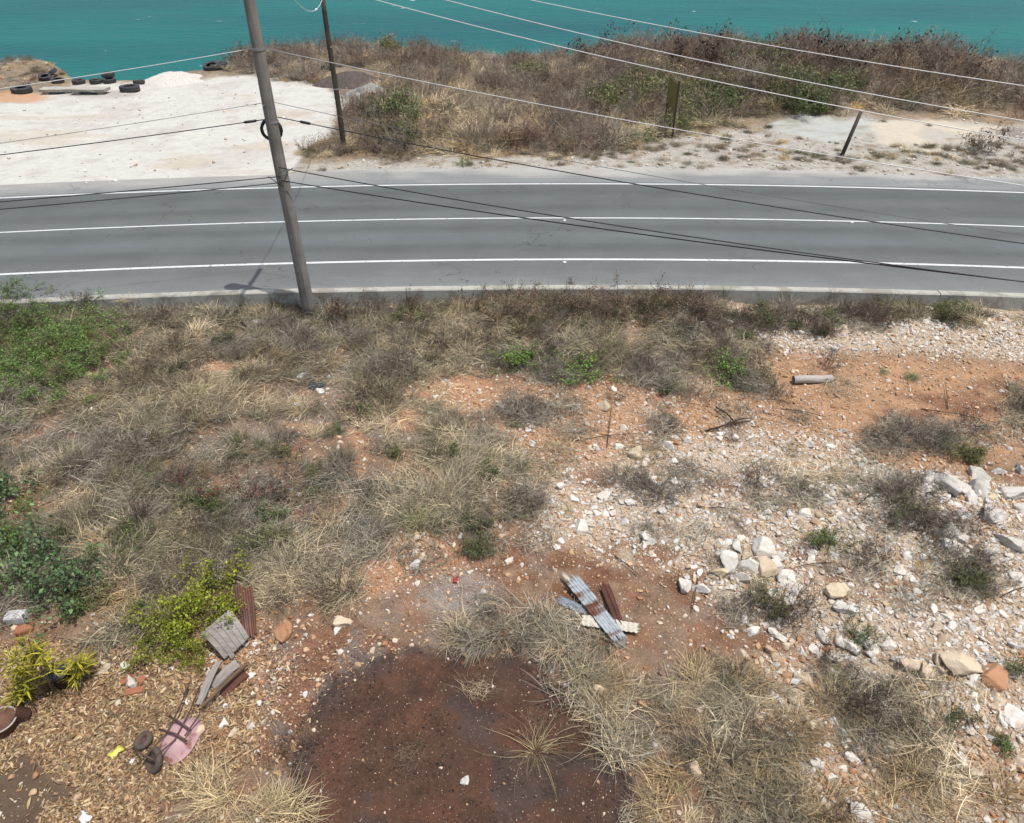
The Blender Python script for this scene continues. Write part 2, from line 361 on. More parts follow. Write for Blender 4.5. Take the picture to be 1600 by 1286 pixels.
# ------------------------------------------------------------------ near ground
def spaced(lo, a, b, hi, fine, grow=1.12):
    mid = list(np.arange(a, b, fine)); s = fine; x = b; r = []
    while x < hi: r.append(x); s *= grow; x += s
    r.append(hi); s = fine; x = a; q = []
    while True:
        s *= grow; x -= s
        if x <= lo: break
        q.append(x)
    return np.array([lo] + q[::-1] + mid + r)
C_BASE = alb(136, 113, 92); C_OR = alb(194, 150, 112); C_RED = alb(126, 88, 64); C_PLOT = alb(92, 69, 57); C_ASH = alb(78, 70, 65)
C_CREAM = alb(212, 192, 164); C_LIT = alb(152, 122, 94); C_DAMP = alb(104, 88, 72); C_SIDE = alb(134, 98, 76); C_GREY = alb(140, 130, 120)
def near_attrs(X, Y, Z, U, V):
    m = near_masks(X, Y, Z); n = len(X)
    c = np.repeat(C_BASE[None] * 1.12, n, 0)
    nz = fbm(X * .8 + 11, Y * .8 + 3, 4); nz2 = fbm(X * 2.4 + 50, Y * 2.4, 4)
    c = mixc(c, C_GREY, sstep(.45, .7, nz) * .7)
    c = mixc(c, alb(150, 106, 80), sstep(.5, .75, nz2) * .6)
    c = mixc(c, alb(176, 132, 100), m['r3'] * .7)
    c = mixc(c, C_CREAM, np.maximum(m['r1'] * .75, m['r2'] * .85)); c = mixc(c, C_CREAM, m['r4'] * .5); c = mixc(c, alb(190, 172, 150), m['r5'] * .5)
    c = mixc(c, C_OR, m['orange'] * (.55 + .45 * nz)); c = mixc(c, alb(194, 146, 110), m['orspot'] * .8)
    c = mixc(c, C_OR, m['r1'] * sstep(.42, .62, nz2) * .55)
    c = mixc(c, C_RED, m['red'] * sstep(.3, .55, nz2) * .85)
    c = mixc(c, alb(180, 140, 108), m['r6'] * .6)
    c = mixc(c, C_SIDE, m['side'] * .9); c = mixc(c, alb(128, 118, 110), m['side'] * sstep(.5, .62, nz2) * .8)
    c = mixc(c, C_LIT, m['litter']); c = mixc(c, C_DAMP, m['damp'])
    ash = blob(m['px'], m['py'], 720, 930, 75, 45); c = mixc(c, alb(142, 134, 126), ash * .85)
    c = mixc(c, C_PLOT, m['plot']); c = mixc(c, alb(104, 73, 58), m['plot'] * sstep(.45, .65, nz) * .8); c = mixc(c, alb(84, 64, 54), m['plot'] * sstep(.5, .66, nz2) * .8)
    c = mixc(c, C_ASH, m['plotrim'] * sstep(.3, .55, nz2) * .85)
    c = mixc(c, C_ASH, m['plot'] * sstep(.60, .68, fbm(X * 1.4 + 91, Y * 1.4 + 7, 5)) * .7)
    grit = .05 + .5 * np.maximum.reduce([m['r1'], m['r2'], m['r4'] * .7, m['r5'] * .5, m['r6'] * .6]) + .28 * m['r3'] + .25 * m['orange'] + .2 * m['orspot'] + .3 * ash
    grit = grit * (1 - .75 * m['plot']) * (1 - m['damp']) * (1 - .6 * m['litter']) + .02
    return {'soil': ('FLOAT_COLOR', rgba(c)), 'grit': ('FLOAT', grit), 'rough_amount': ('FLOAT', .9 - .1 * m['plot'] - .4 * m['damp'])}
gx = spaced(-70, -16, 16, 70, 0.075); gt = np.concatenate([[-0.02], spaced(0.02, 0.05, 16.0, 70, 0.075)])
def near_fn(U, V):
    Y = kerbY(U) - 0.24 - V; Y = np.maximum(Y, -70)
    return U, Y, near_h(U, Y)
struct('ground', grid_mesh('ground', gx, gt, near_fn, M_SOIL, near_attrs))

# ------------------------------------------------------------------ road
def asphalt_mat():
    m, n, l, b = new_mat('asphalt'); co = obj_co(n)
    a = n.new('ShaderNodeAttribute'); a.attribute_name = 'soil'
    mp = n.new('ShaderNodeMapping'); mp.inputs['Scale'].default_value = (0.35, 2.6, 1); l.new(co, mp.inputs[0])
    f1 = mk_noise(n, l, 1.0, 7, 0.65, mp.outputs[0]); f2 = mk_noise(n, l, 60, 4, 0.7, co); f3 = mk_noise(n, l, 0.5, 5, 0.6, co)
    c = mk_mix(n, l, a.outputs['Color'], mk_ramp(n, l, f1, [(0.3, 0.93), (0.7, 1.07)]), 1.0, 'MULTIPLY')
    c = mk_mix(n, l, c, mk_ramp(n, l, f2, [(0.3, 0.78), (0.7, 1.22)]), 1.0, 'MULTIPLY')
    c = mk_mix(n, l, c, mk_ramp(n, l, f3, [(0.3, 0.9), (0.7, 1.1)]), 1.0, 'MULTIPLY')
    f4 = mk_noise(n, l, 1.6, 3, 0.5, co, .4)
    f5 = math_n(n, l, 'MULTIPLY', mk_ramp(n, l, f4, [(0.70, 0.0), (0.73, 0.55)]), mk_ramp(n, l, mk_noise(n, l, 9, 3, .5, co), [(.45, 0.0), (.55, 1.0)]))
    c = mk_mix(n, l, c, (.03, .032, .033), f5)
    f6 = mk_noise(n, l, 240, 2, 0.6, co); c = mk_mix(n, l, c, mk_ramp(n, l, f6, [(0.3, 0.72), (0.7, 1.3)]), 1.0, 'MULTIPLY')
    v = n.new('ShaderNodeTexVoronoi'); v.feature = 'DISTANCE_TO_EDGE'; v.inputs['Scale'].default_value = .22; vm = n.new('ShaderNodeVectorMath'); vm.operation = 'ADD'; l.new(co, vm.inputs[0])
    wn = n.new('ShaderNodeTexNoise'); wn.inputs['Scale'].default_value = 1.3; wn.inputs['Detail'].default_value = 6; l.new(co, wn.inputs['Vector']); vs_ = n.new('ShaderNodeVectorMath'); vs_.operation = 'SCALE'; vs_.inputs['Scale'].default_value = 2.2; l.new(wn.outputs['Color'], vs_.inputs[0]); l.new(vs_.outputs[0], vm.inputs[1]); l.new(vm.outputs[0], v.inputs['Vector'])
    crack = math_n(n, l, 'MULTIPLY', math_n(n, l, 'LESS_THAN', v.outputs['Distance'], .004), mk_ramp(n, l, mk_noise(n, l, .35, 3, .5, co), [(.52, 0.0), (.6, .5)]))
    c = mk_mix(n, l, c, (.02, .02, .02), crack)
    f7 = mk_noise(n, l, .8, 6, .7, mp.outputs[0]); c = mk_mix(n, l, c, tuple(alb(150, 146, 138)), mk_ramp(n, l, f7, [(.58, 0.0), (.78, .18)]))
    l.new(c, b.inputs['Base Color']); b.inputs['Roughness'].default_value = 0.85; b.inputs['Specular IOR Level'].default_value = 0.3
    mk_bump(n, l, b, f2, 0.35, 0.004)
    return m
M_ASPH = asphalt_mat()
def road_fn(U, V):
    k = kerbY(U) - 0.05; s = shoulderY(U) + 0.45
    Y = k + (s - k) * V
    return U, Y, np.zeros_like(U) + 0.012 - 0.03 * (V > .985)
def road_attrs(X, Y, Z, U, V):
    lane = 3.45; tn = Y - (farlineY(X) - 2 * lane)          # 0 at the near edge line, 3.45 centre line, 6.9 far edge line
    base = alb(110, 114, 112); dark = alb(92, 97, 96); light = alb(144, 146, 142)
    c = np.repeat(base[None], len(X), 0)
    for t0 in (0.95, 2.55, 4.45, 6.05): c = mixc(c, dark, np.exp(-((tn - t0) / .45) ** 2) * .75)
    for t0 in (1.7, 3.4): c = mixc(c, alb(106, 114, 115), np.exp(-((tn - t0) / .35) ** 2) * .6)
    c = mixc(c, dark, sstep(3.8, 5.5, tn) * .45 * (tn < 6.9))
    c = mixc(c, alb(126, 130, 128), sstep(-.3, -1.9, tn) * .9)
    c = mixc(c, alb(146, 150, 147), sstep(6.95, 7.2, tn) * .8)
    d = fbm(X * .5, Y * 1.5, 4)
    c = mixc(c, alb(186, 182, 174), sstep(7.6, 8.7, tn + (d - .5) * 1.6) * .9)
    c = mixc(c, alb(168, 166, 160), sstep(7.0, 7.9, tn + (d - .5)) * .7 * sstep(-4, -11, X))
    c = mixc(c, light, sstep(-1.4, -2.0, tn) * .6)
    return {'soil': ('FLOAT_COLOR', rgba(c))}
struct('road', grid_mesh('road', np.concatenate([np.arange(-80, -24, 1.0), np.arange(-24, 24, .16), np.arange(24, 81, 1.0)]), np.linspace(0, 1, 150), road_fn, M_ASPH, road_attrs))

M_PAINT = simple_mat('road_paint', alb(226, 228, 226), .7, .10, 3, spots=(alb(140, 145, 145), 9, .6))
def line_mesh(name, off, wd):
    xs = np.arange(-60, 60.1, .5)
    def fn(U, V): return U, farlineY(U) - off + (V - .5) * wd, np.zeros_like(U) + 0.017
    return grid_mesh(name, xs, np.array([0, 1.0]), fn, M_PAINT)
struct('edge_line', line_mesh('edge_line', 0.0, .115)); struct('centre_line', line_mesh('centre_line', 3.52, .09)); struct('edge_line', line_mesh('edge_line', 6.93, .125))

# small raised studs on the lines
M_STUD = simple_mat('stud_white', (.7, .7, .68), .5, .1)
sb = MB(); sb.lathe([(0.0, .0), (.055, .0), (.05, .015), (.03, .02), (0.0, .021)], 12, False); stud_me = sb.mesh('road_stud', M_STUD, True)
for px, py, lb in ((882, 344, 'white road stud on the centre line of the road'), (882, 409, 'white road stud on the near edge line of the road'), (1330, 347, 'white road stud on the centre line beyond the leaning post')):
    p = plane_pt(px, py); tag(link('road_stud', stud_me, loc=(p[0], p[1] - .06, .0125)), lb, 'road stud')

# kerb wall: cast concrete lengths butted end to end
M_KERB = simple_mat('kerb_concrete', alb(186, 184, 173), .9, .16, 5, bump=.01, spots=(alb(160, 155, 142), 1.6, .5))
kerb = thing('kerb_wall', 'low pale concrete kerb wall along the near side of the road', 'kerb', (0, 18.3, -.6)); kerb['kind'] = 'structure'
L = 3.0; x = -48.0
while x < 48:
    b_ = MB(); n = 4; vs = []
    xs = np.linspace(x + .008, x + L - .008, n)
    dz = random.uniform(-.008, .008)
    for q in xs:
        y = float(kerbY(q))
        vs += [(q, y, -.9), (q, y, .10 + dz), (q, y - .02, .12 + dz), (q, y - .21, .12 + dz), (q, y - .24, .09 + dz), (q, y - .26, -.9)]
    fs = []
    for i in range(n - 1):
        for j in range(6): fs.append((i * 6 + j, i * 6 + (j + 1) % 6, (i + 1) * 6 + (j + 1) % 6, (i + 1) * 6 + j))
    fs += [tuple(range(5, -1, -1)), tuple((n - 1) * 6 + j for j in range(6))]
    b_.add(vs, fs); o = link('kerb_block', b_.mesh('kerb_block', M_KERB)); o.parent = kerb; o.matrix_parent_inverse = Matrix.Translation((0, -18.3, .6))
    x += L

# ------------------------------------------------------------------ far side: verge, gravel lot, headland, cliff
LOT = [(-900, 150), (0, 145), (60, 148), (120, 132), (220, 130), (300, 122), (400, 114), (490, 121), (525, 150), (580, 158), (550, 190), (475, 232), (455, 275), (400, 300), (-900, 330)]
VERGE = [(455, 252), (560, 252), (760, 246), (900, 240), (1000, 222), (1200, 195), (1300, 190), (2400, 200), (2400, 300), (455, 280)]
SLAB1 = [(1200, 195), (1250, 184), (1330, 188), (1375, 200), (1350, 215), (1290, 222), (1230, 210)]
SLAB2 = [(1360, 196), (1420, 190), (1500, 189), (1575, 200), (1560, 222), (1440, 240), (1370, 225)]
FGR = [(470, 236), (560, 180), (600, 158), (590, 140), (420, 120), (330, 112), (385, 84), (540, 60), (700, 70), (1000, 40), (2600, 40), (2600, 178), (1600, 182), (1400, 176), (1200, 182), (1080, 205), (1000, 212), (960, 238), (740, 247), (560, 247)]
FGL = [(-900, 80), (80, 90), (112, 118), (70, 125), (0, 138), (-900, 150)]
def far_masks(X, Y, Z):
    px, py = project(X, Y, np.zeros_like(X)); px = np.clip(px, -500, 2200); py = np.clip(py, 40, 330)
    wx = (fbm(X * .8 + 3, Y * .8, 3) - 0.5) * 36; wy = (fbm(X * .8 + 60, Y * .8 + 20, 3) - 0.5) * 16
    qx, qy = px + wx, py + wy
    m = dict(lot=poly(qx, qy, LOT, 5), verge=poly(qx, qy, VERGE, 6), s1=poly(px + wx * .3, py + wy * .3, SLAB1, 2), s2=poly(px + wx * .3, py + wy * .3, SLAB2, 3), px=px, py=py)
    m['grass'] = np.maximum(poly(qx, qy, FGR, 6), poly(qx, qy, FGL, 4)) * (1 - poly(px, py, [(485, 112), (545, 100), (610, 122), (600, 140), (500, 140)], 3))
    return m
def far_attrs(X, Y, Z, U, V):
    m = far_masks(X, Y, Z); n = len(X)
    nz = fbm(X * .5 + 11, Y * .5 + 3, 4); nz2 = fbm(X * 1.7 + 50, Y * 1.7, 4); nz3 = fbm(X * .28 + 90, Y * .8 + 2, 4)
    c = np.repeat(alb(144, 130, 110)[None], n, 0)
    c = mixc(c, alb(166, 138, 106), sstep(.5, .7, nz2) * .6)
    c = mixc(c, alb(184, 181, 170), m['verge'] * sstep(.3, .5, nz2 + .1))
    c = mixc(c, alb(211, 209, 200), m['lot'])
    c = mixc(c, alb(196, 190, 180), m['lot'] * sstep(.52, .66, nz) * .55)
    c = mixc(c, alb(200, 190, 170), m['lot'] * sstep(.60, .72, nz3) * .7)
    c = mixc(c, alb(180, 174, 166), m['lot'] * sstep(.6, .75, nz2) * .45)
    c = mixc(c, alb(198, 150, 108), blob(m['px'], m['py'], 25, 150, 60, 10) * .8)
    c = mixc(c, alb(172, 164, 156), blob(m['px'], m['py'], 160, 147, 70, 7) * .6)
    c = mixc(c, alb(190, 193, 187), m['s1'] * (.45 + .5 * sstep(.35, .6, nz2))); c = mixc(c, alb(212, 200, 180), m['s2'] * (.3 + .6 * sstep(.35, .6, nz)))
    c = mixc(c, alb(140, 134, 128), blob(m['px'], m['py'], 1600, 208, 50, 10) * .8)
    q = Y - edgeY(X); c = mixc(c, alb(190, 170, 145), sstep(-.6, .2, q))
    grit = .05 + .25 * m['lot'] * 0 + .45 * m['verge'] + .2 * sstep(.5, .7, nz2)
    grit = grit * (1 - m['s1']) * (1 - m['s2'])
    return {'soil': ('FLOAT_COLOR', rgba(c)), 'grit': ('FLOAT', grit), 'rough_amount': ('FLOAT', .9 - .62 * np.maximum.reduce([m['lot'], m['s1'], m['s2']]))}
fx = spaced(-110, -36, 36, 110, 0.24); fv = np.concatenate([np.linspace(0, 1, 170), 1 + np.linspace(.04, 1.2, 12) * .1])
def far_fn(U, V):
    s = shoulderY(U) - .3; e = edgeY(U)
    Y = np.where(V <= 1, s + (e - s) * V, e + (V - 1) / .1 * 2.6)
    return U, Y, far_h(U, Y) - .03 * (V < .004)
struct('headland', grid_mesh('headland', fx, fv, far_fn, M_SOIL, far_attrs))

# ------------------------------------------------------------------ sea
def sea_mat():
    m, n, l, b = new_mat('sea_water'); co = obj_co(n)
    mp = n.new('ShaderNodeMapping'); mp.inputs['Scale'].default_value = (.35, 1.0, 1); l.new(co, mp.inputs[0])
    mp2 = n.new('ShaderNodeMapping'); mp2.inputs['Scale'].default_value = (.55, 1.0, 1); mp2.inputs['Rotation'].default_value = (0, 0, .12); l.new(co, mp2.inputs[0])
    f = mk_noise(n, l, .05, 5, .55, mp.outputs[0]); g = mk_noise(n, l, .6, 5, .6, mp2.outputs[0])
    c = mk_ramp(n, l, f, [(.3, tuple(alb(20, 98, 100))), (.5, tuple(alb(19, 110, 106))), (.72, tuple(alb(24, 120, 112)))])
    c = mk_mix(n, l, c, mk_ramp(n, l, g, [(.3, .94), (.7, 1.06)]), 1.0, 'MULTIPLY')
    # scattered small whitecaps
    f1 = mk_noise(n, l, .55, 4, .6, mp2.outputs[0], .5); f2 = mk_noise(n, l, .09, 3, .5, co)
    foam = math_n(n, l, 'MULTIPLY', mk_ramp(n, l, f1, [(.69, 0.0), (.715, .8)]), mk_ramp(n, l, f2, [(.45, 0.0), (.6, 1.0)]))
    c = mk_mix(n, l, c, (.55, .6, .6), foam)
    l.new(c, b.inputs['Base Color']); b.inputs['Roughness'].default_value = .32; b.inputs['IOR'].default_value = 1.33; b.inputs['Specular IOR Level'].default_value = .22
    h = math_n(n, l, 'ADD', mk_noise(n, l, .9, 6, .62, mp2.outputs[0]), math_n(n, l, 'MULTIPLY', mk_noise(n, l, .22, 3, .5, mp2.outputs[0]), 1.6))
    mk_bump(n, l, b, math_n(n, l, 'ADD', h, math_n(n, l, 'MULTIPLY', mk_noise(n, l, 3.2, 4, .6, mp2.outputs[0]), .35)), .6, .5)
    return m
SEA_Z = -6.5
me = bpy.data.meshes.new('sea'); me.from_pydata([(-3500, 30, SEA_Z), (3500, 30, SEA_Z), (3500, 5000, SEA_Z), (-3500, 5000, SEA_Z)], [], [(0, 1, 2, 3)]); me.materials.append(sea_mat()); struct('sea', me)

# ------------------------------------------------------------------ plant and stone meshes
def blades_mesh(name, n, r0, Lr, el, droop, width, seed, mat=None, side=0.25, flat=False, segs=4, dom=0.0):
    """n grass blades, each a tapering curved strip"""
    g = np.random.default_rng(seed)
    a = g.random(n) * 2 * np.pi; rr = r0 * np.sqrt(g.random(n))
    b = np.stack([rr * np.cos(a), rr * np.sin(a), np.zeros(n)], 1)
    az = (a + g.normal(0, .7, n)) if not flat else g.random(n) * 2 * np.pi
    if dom:
        vx = np.cos(az) * (1 - dom) + dom * 1.0 + g.normal(0, .25, n); vy = np.sin(az) * (1 - dom) + g.normal(0, .25, n); az = np.arctan2(vy, vx)
    Ln = g.uniform(*Lr, n); e = np.radians(g.uniform(*el, n)); dr = g.uniform(*droop, n); sd = g.normal(0, side, n)
    t = np.linspace(0, 1, segs + 1)[None, :]
    hx, hy = np.cos(az)[:, None], np.sin(az)[:, None]
    f = Ln[:, None] * t * np.cos(e)[:, None] + Ln[:, None] * .25 * dr[:, None] * t ** 2; s_ = Ln[:, None] * sd[:, None] * t ** 2
    z = Ln[:, None] * (t * np.sin(e)[:, None] - dr[:, None] * t ** 2); z = np.maximum(z, .006 + .03 * g.random((n, 1)) * t)
    if flat: z = z + (.10 * g.random((n, 1)))
    P = np.stack([b[:, :1] + f * hx - s_ * hy, b[:, 1:2] + f * hy + s_ * hx, z], 2)
    w_ = width * g.uniform(.6, 1.3, n)[:, None] * np.array([1, .95, .8, .55, .12, .05])[None, :segs + 1]
    phi = az + np.pi / 2 + g.normal(0, .5, n)
    wd = np.stack([np.cos(phi), np.sin(phi), g.normal(0, .35, n)], 1)[:, None, :] * w_[:, :, None] * .5
    V = np.stack([P - wd, P + wd], 2).reshape(-1, 3)
    k = (segs + 1) * 2; base = np.arange(n)[:, None] * k + (np.arange(segs) * 2)[None, :]
    F = np.stack([base, base + 1, base + 3, base + 2], 2).reshape(-1, 4)
    bv = np.repeat(np.clip(g.normal(.48, .28, n), 0, 1), k)
    return np_mesh(name, V, F, mat or M_BLADE, True, {'bv': ('FLOAT', bv)})
def merge_meshes(name, parts, mat):
    V = []; F = []; B = []; o = 0
    for me in parts:
        v = np.empty(len(me.vertices) * 3, np.float32); me.vertices.foreach_get('co', v); V.append(v.reshape(-1, 3))
        f = np.empty(len(me.loops), np.int32); me.loops.foreach_get('vertex_index', f); F.append(f.reshape(-1, 4) + o); o += len(me.vertices)
        b = np.empty(len(me.vertices), np.float32); me.attributes['bv'].data.foreach_get('value', b); B.append(b)
    return np_mesh(name, np.concatenate(V), np.concatenate(F), mat, True, {'bv': ('FLOAT', np.concatenate(B))})
TUSS = []
for k in range(5):
    TUSS.append(merge_meshes('tussock', [blades_mesh('t', 120, .17, (.22, .58), (25, 78), (.2, .8), .0095, 100 + k, dom=.5), blades_mesh('t', 70, .3, (.2, .55), (2, 30), (.0, .3), .0095, 140 + k, flat=True, dom=.3, side=.4), blades_mesh('t', 10, .12, (.5, .8), (40, 80), (.1, .6), .008, 180 + k, dom=.3)], M_BLADE))
MAT_ = [blades_mesh('mat', 170, .42, (.15, .5), (2, 30), (0, .45), .0095, 200 + k, flat=True, side=.5, dom=.35) for k in range(5)]
def twigs_mesh(name, n, h, spread, seed, thick=.004, subs=4, leaf=0, leafsize=.02):
    g = np.random.default_rng(seed); P0 = []; P1 = []; W0 = []; W1 = []; B = []; LV = []; LB = []
    for i in range(n):
        az = g.random() * 2 * np.pi; el = np.radians(g.uniform(20, 85)); ln = h * g.uniform(.5, 1.1); bvv = float(np.clip(g.normal(.5, .2), 0, 1))
        p = np.array([*(g.normal(0, spread * .22, 2)), 0.0]); d = np.array([np.cos(az) * np.cos(el), np.sin(az) * np.cos(el), np.sin(el)])
        ns = 4
        for s_ in range(ns):
            q = p + d * ln / ns; P0.append(p); P1.append(q); W0.append(thick * (1 - .2 * s_)); W1.append(thick * (1 - .2 * (s_ + 1))); B.append(bvv)
            for j in range(subs if s_ else 0):
                dd = d + g.normal(0, .7, 3); dd /= np.linalg.norm(dd); l2 = ln * g.uniform(.12, .32); m_ = q + dd * l2 * .5; e_ = m_ + (dd + g.normal(0, .35, 3)) * l2 * .5
                P0 += [q, m_]; P1 += [m_, e_]; W0 += [thick * .6, thick * .5]; W1 += [thick * .5, thick * .35]; B += [bvv] * 2
                for q_ in range(leaf):
                    c = m_ + (e_ - m_) * g.random() + g.normal(0, leafsize * .8, 3); LV.append(c); LB.append(float(np.clip(g.normal(.55, .25), 0, 1)))
            d = d + g.normal(0, .22, 3); d /= np.linalg.norm(d); p = q
    P0 = np.array(P0); P1 = np.array(P1); W0 = np.array(W0)[:, None]; W1 = np.array(W1)[:, None]
    d = P1 - P0; u = np.cross(d, np.array([.3, .2, 1.0])); u /= np.linalg.norm(u, axis=1)[:, None] + 1e-9
    v = np.cross(d, u); v /= np.linalg.norm(v, axis=1)[:, None] + 1e-9
    V = []
    for Pp, W in ((P0, W0), (P1, W1)):
        for a in (0, 2.094, 4.189): V.append(Pp + (u * np.cos(a) + v * np.sin(a)) * W)
    V = np.stack(V, 1).reshape(-1, 3); V[:, 2] = np.maximum(V[:, 2], .003)
    b = np.arange(len(P0))[:, None] * 6
    F = np.concatenate([b + np.array([[k, (k + 1) % 3, 3 + (k + 1) % 3, 3 + k]]) for k in range(3)], 0)
    return (np_mesh(name, V, F, M_BLADE, True, {'bv': ('FLOAT', np.repeat(B, 6))}), np.array(LV), np.array(LB))
TWIG = [twigs_mesh('twigs', 34, .42, .55, 300 + k)[0] for k in range(4)]
def leaves_mesh(name, C, B, size, seed, aspect=.5, droop=.3, bend=.25):
    """one folded leaf (two quads) at every point of C"""
    g = np.random.default_rng(seed); n = len(C)
    az = g.random(n) * 2 * np.pi; el = g.normal(-droop, .5, n); L_ = size * g.uniform(.6, 1.35, n)
    d = np.stack([np.cos(az) * np.cos(el), np.sin(az) * np.cos(el), np.sin(el)], 1)
    up = np.array([0, 0, 1.0]) + g.normal(0, .45, (n, 3)); s_ = np.cross(d, up); s_ /= np.linalg.norm(s_, axis=1)[:, None] + 1e-9; nn = np.cross(s_, d)
    Lc = L_[:, None]; hw = Lc * aspect * .5
    P = [C, C + d * Lc * .45 + s_ * hw - nn * Lc * .02, C + d * Lc - nn * Lc * bend, C + d * Lc * .45 - s_ * hw - nn * Lc * .02, C + d * Lc * .5 - nn * hw * .3]
    V = np.stack(P, 1).reshape(-1, 3); b = np.arange(n)[:, None] * 5
    F = np.concatenate([b + np.array([[0, 1, 2, 4]]), b + np.array([[0, 4, 2, 3]])], 0)
    return np_mesh(name, V, F, M_LEAF, False, {'bv': ('FLOAT', np.repeat(B, 5))})
def rock_mesh(name, seed, sub=2, flat=1.0, cuts=9, rough=.07):
    import bmesh
    g = np.random.default_rng(seed); bm = bmesh.new(); bmesh.ops.create_icosphere(bm, subdivisions=sub, radius=1)
    V = np.array([v.co for v in bm.verts]); F = np.array([[v.index for v in f.verts] for f in bm.faces]); bm.free()
    for k in range(cuts):
        nrm = g.normal(0, 1, 3); nrm /= np.linalg.norm(nrm); d = g.uniform(.40, .78)
        V = V - np.maximum(0, V @ nrm - d)[:, None] * nrm[None]
    V = V + g.normal(0, rough, V.shape) * np.linalg.norm(V, axis=1)[:, None]
    if sub >= 3:
        from mathutils import noise as mn
        D = np.array([mn.fractal(Vector(v) * 1.6 + Vector((seed, 0, 0)), 1.0, 2.1, 5) for v in V]); D2 = np.array([abs(mn.noise(Vector(v) * 3.3 + Vector((0, seed, 0)))) for v in V])
        V = V * (1 + (.07 if sub == 3 else .10) * D - .22 * np.maximum(0, D2 - .3))[:, None]
    V = V * np.array([g.uniform(.85, 1.2), g.uniform(.65, 1.0), g.uniform(.5, .8) * flat])[None]
    V = V / max(np.ptp(V[:, 0]), np.ptp(V[:, 1])); V[:, 2] -= V[:, 2].min() * .7 + 0
    V[:, 2] = V[:, 2] - (V[:, 2].max() * .18)
    return np_mesh(name, V, F, M_ROCK, False)
PEB = [rock_mesh('pebble', 400 + k, 2, cuts=12, rough=.035) for k in range(6)]
STONE = [rock_mesh('stone', 430 + k, 3, cuts=16, rough=.012) for k in range(8)]
BOULD = [rock_mesh('boulder', 460 + k, 4, cuts=15, rough=.006) for k in range(10)]
def litter_leaf(seed):
    g = np.random.default_rng(seed); b_ = MB(); n = 4; vs = []
    for i in range(n + 1):
        t = i / n; w_ = .12 * math.sin(math.pi * min(max(t, .06), .96)) ; z = .08 + .25 * g.uniform(.3, 1) * math.sin(t * 3 + g.random()) * .5
        vs += [(t - .5, -w_, z + .1 * g.random()), (t - .5, w_, z + .1 * g.random())]
    b_.add(vs, [(2 * i, 2 * i + 1, 2 * i + 3, 2 * i + 2) for i in range(n)]); return b_.mesh('dry_leaf', M_LEAF, True, bv=True)
DLEAF = [litter_leaf(500 + k) for k in range(5)]
def wisp(seed, leaf=.045, n=9, h=.5):
    me, LV, LB = twigs_mesh('weed', n, h, .3, seed, .004, 3, 3, .03)
    return me, leaves_mesh('weed_leaves', LV, LB, leaf, seed)
GREEN = [merge_meshes('green_weed', [leaves_mesh('a', *(lambda t: (t[1], t[2]))(twigs_mesh('x', 16, .34, .45, 520 + k, .004, 4, 3, .025)), .05, 520 + k, .4), blades_mesh('g', 60, .16, (.15, .4), (30, 85), (.05, .4), .008, 540 + k)], M_LEAF) for k in range(3)]

# ------------------------------------------------------------------ scatter of what nobody could count
def scatter(name, variants, P, rot, scl, tint, vi):
    n = len(P)
    src = bpy.data.collections.new(name + '_source')
    for i, me in enumerate(variants):
        o = bpy.data.objects.new('%s_v%02d' % (name, i), me); src.objects.link(o)
    me = bpy.data.meshes.new(name); me.vertices.add(n); me.vertices.foreach_set('co', np.asarray(P, np.float32).ravel())
    scl = np.asarray(scl); scl = np.repeat(scl[:, None], 3, 1) if scl.ndim == 1 else scl
    for nm, ty, arr, key in (('rot', 'FLOAT_VECTOR', rot, 'vector'), ('scl', 'FLOAT_VECTOR', scl, 'vector'), ('tint', 'FLOAT_COLOR', np.concatenate([tint, np.ones((n, 1))], 1), 'color')):
        a = me.attributes.new(nm, ty, 'POINT'); a.data.foreach_set(key, np.asarray(arr, np.float32).ravel())
    a = me.attributes.new('vi', 'INT', 'POINT'); a.data.foreach_set('value', np.asarray(vi, np.int32))
    o = struct(name, me, 'stuff')
    ng = bpy.data.node_groups.new(name, 'GeometryNodeTree')
    ng.interface.new_socket('Geometry', in_out='INPUT', socket_type='NodeSocketGeometry'); ng.interface.new_socket('Geometry', in_out='OUTPUT', socket_type='NodeSocketGeometry')
    N = ng.nodes; Lk = ng.links
    gi = N.new('NodeGroupInput'); go = N.new('NodeGroupOutput'); ip = N.new('GeometryNodeInstanceOnPoints'); ci = N.new('GeometryNodeCollectionInfo')
    ci.inputs['Collection'].default_value = src; ci.inputs['Separate Children'].default_value = True; ci.inputs['Reset Children'].default_value = True
    def na(nm, ty):
        q = N.new('GeometryNodeInputNamedAttribute'); q.data_type = ty; q.inputs['Name'].default_value = nm; return q.outputs['Attribute']
    ip.inputs['Pick Instance'].default_value = True
    Lk.new(gi.outputs[0], ip.inputs['Points']); Lk.new(ci.outputs[0], ip.inputs['Instance'])
    Lk.new(na('vi', 'INT'), ip.inputs['Instance Index'])
    er = N.new('FunctionNodeEulerToRotation'); Lk.new(na('rot', 'FLOAT_VECTOR'), er.inputs[0]); Lk.new(er.outputs[0], ip.inputs['Rotation'])
    Lk.new(na('scl', 'FLOAT_VECTOR'), ip.inputs['Scale']); Lk.new(ip.outputs[0], go.inputs[0])
    md = o.modifiers.new('scatter', 'NODES'); md.node_group = ng
    return o
def rrot(n, tilt=.15): return np.stack([R.normal(0, tilt, n), R.normal(0, tilt, n), R.random(n) * 6.283], 1)
def crot(X, Y, tilt=.2):
    n = len(X); return np.stack([R.normal(0, tilt, n), R.normal(0, tilt, n), (fbm(X * .45 + 8, Y * .45 + 80, 2) - .5) * 12 + R.normal(0, .8, n)], 1)
def pick(pal, n, jitter=.15):
    pal = np.array(pal); c = pal[R.integers(0, len(pal), n)]
    return np.clip(c * R.normal(1, jitter, n)[:, None], 0, 1)
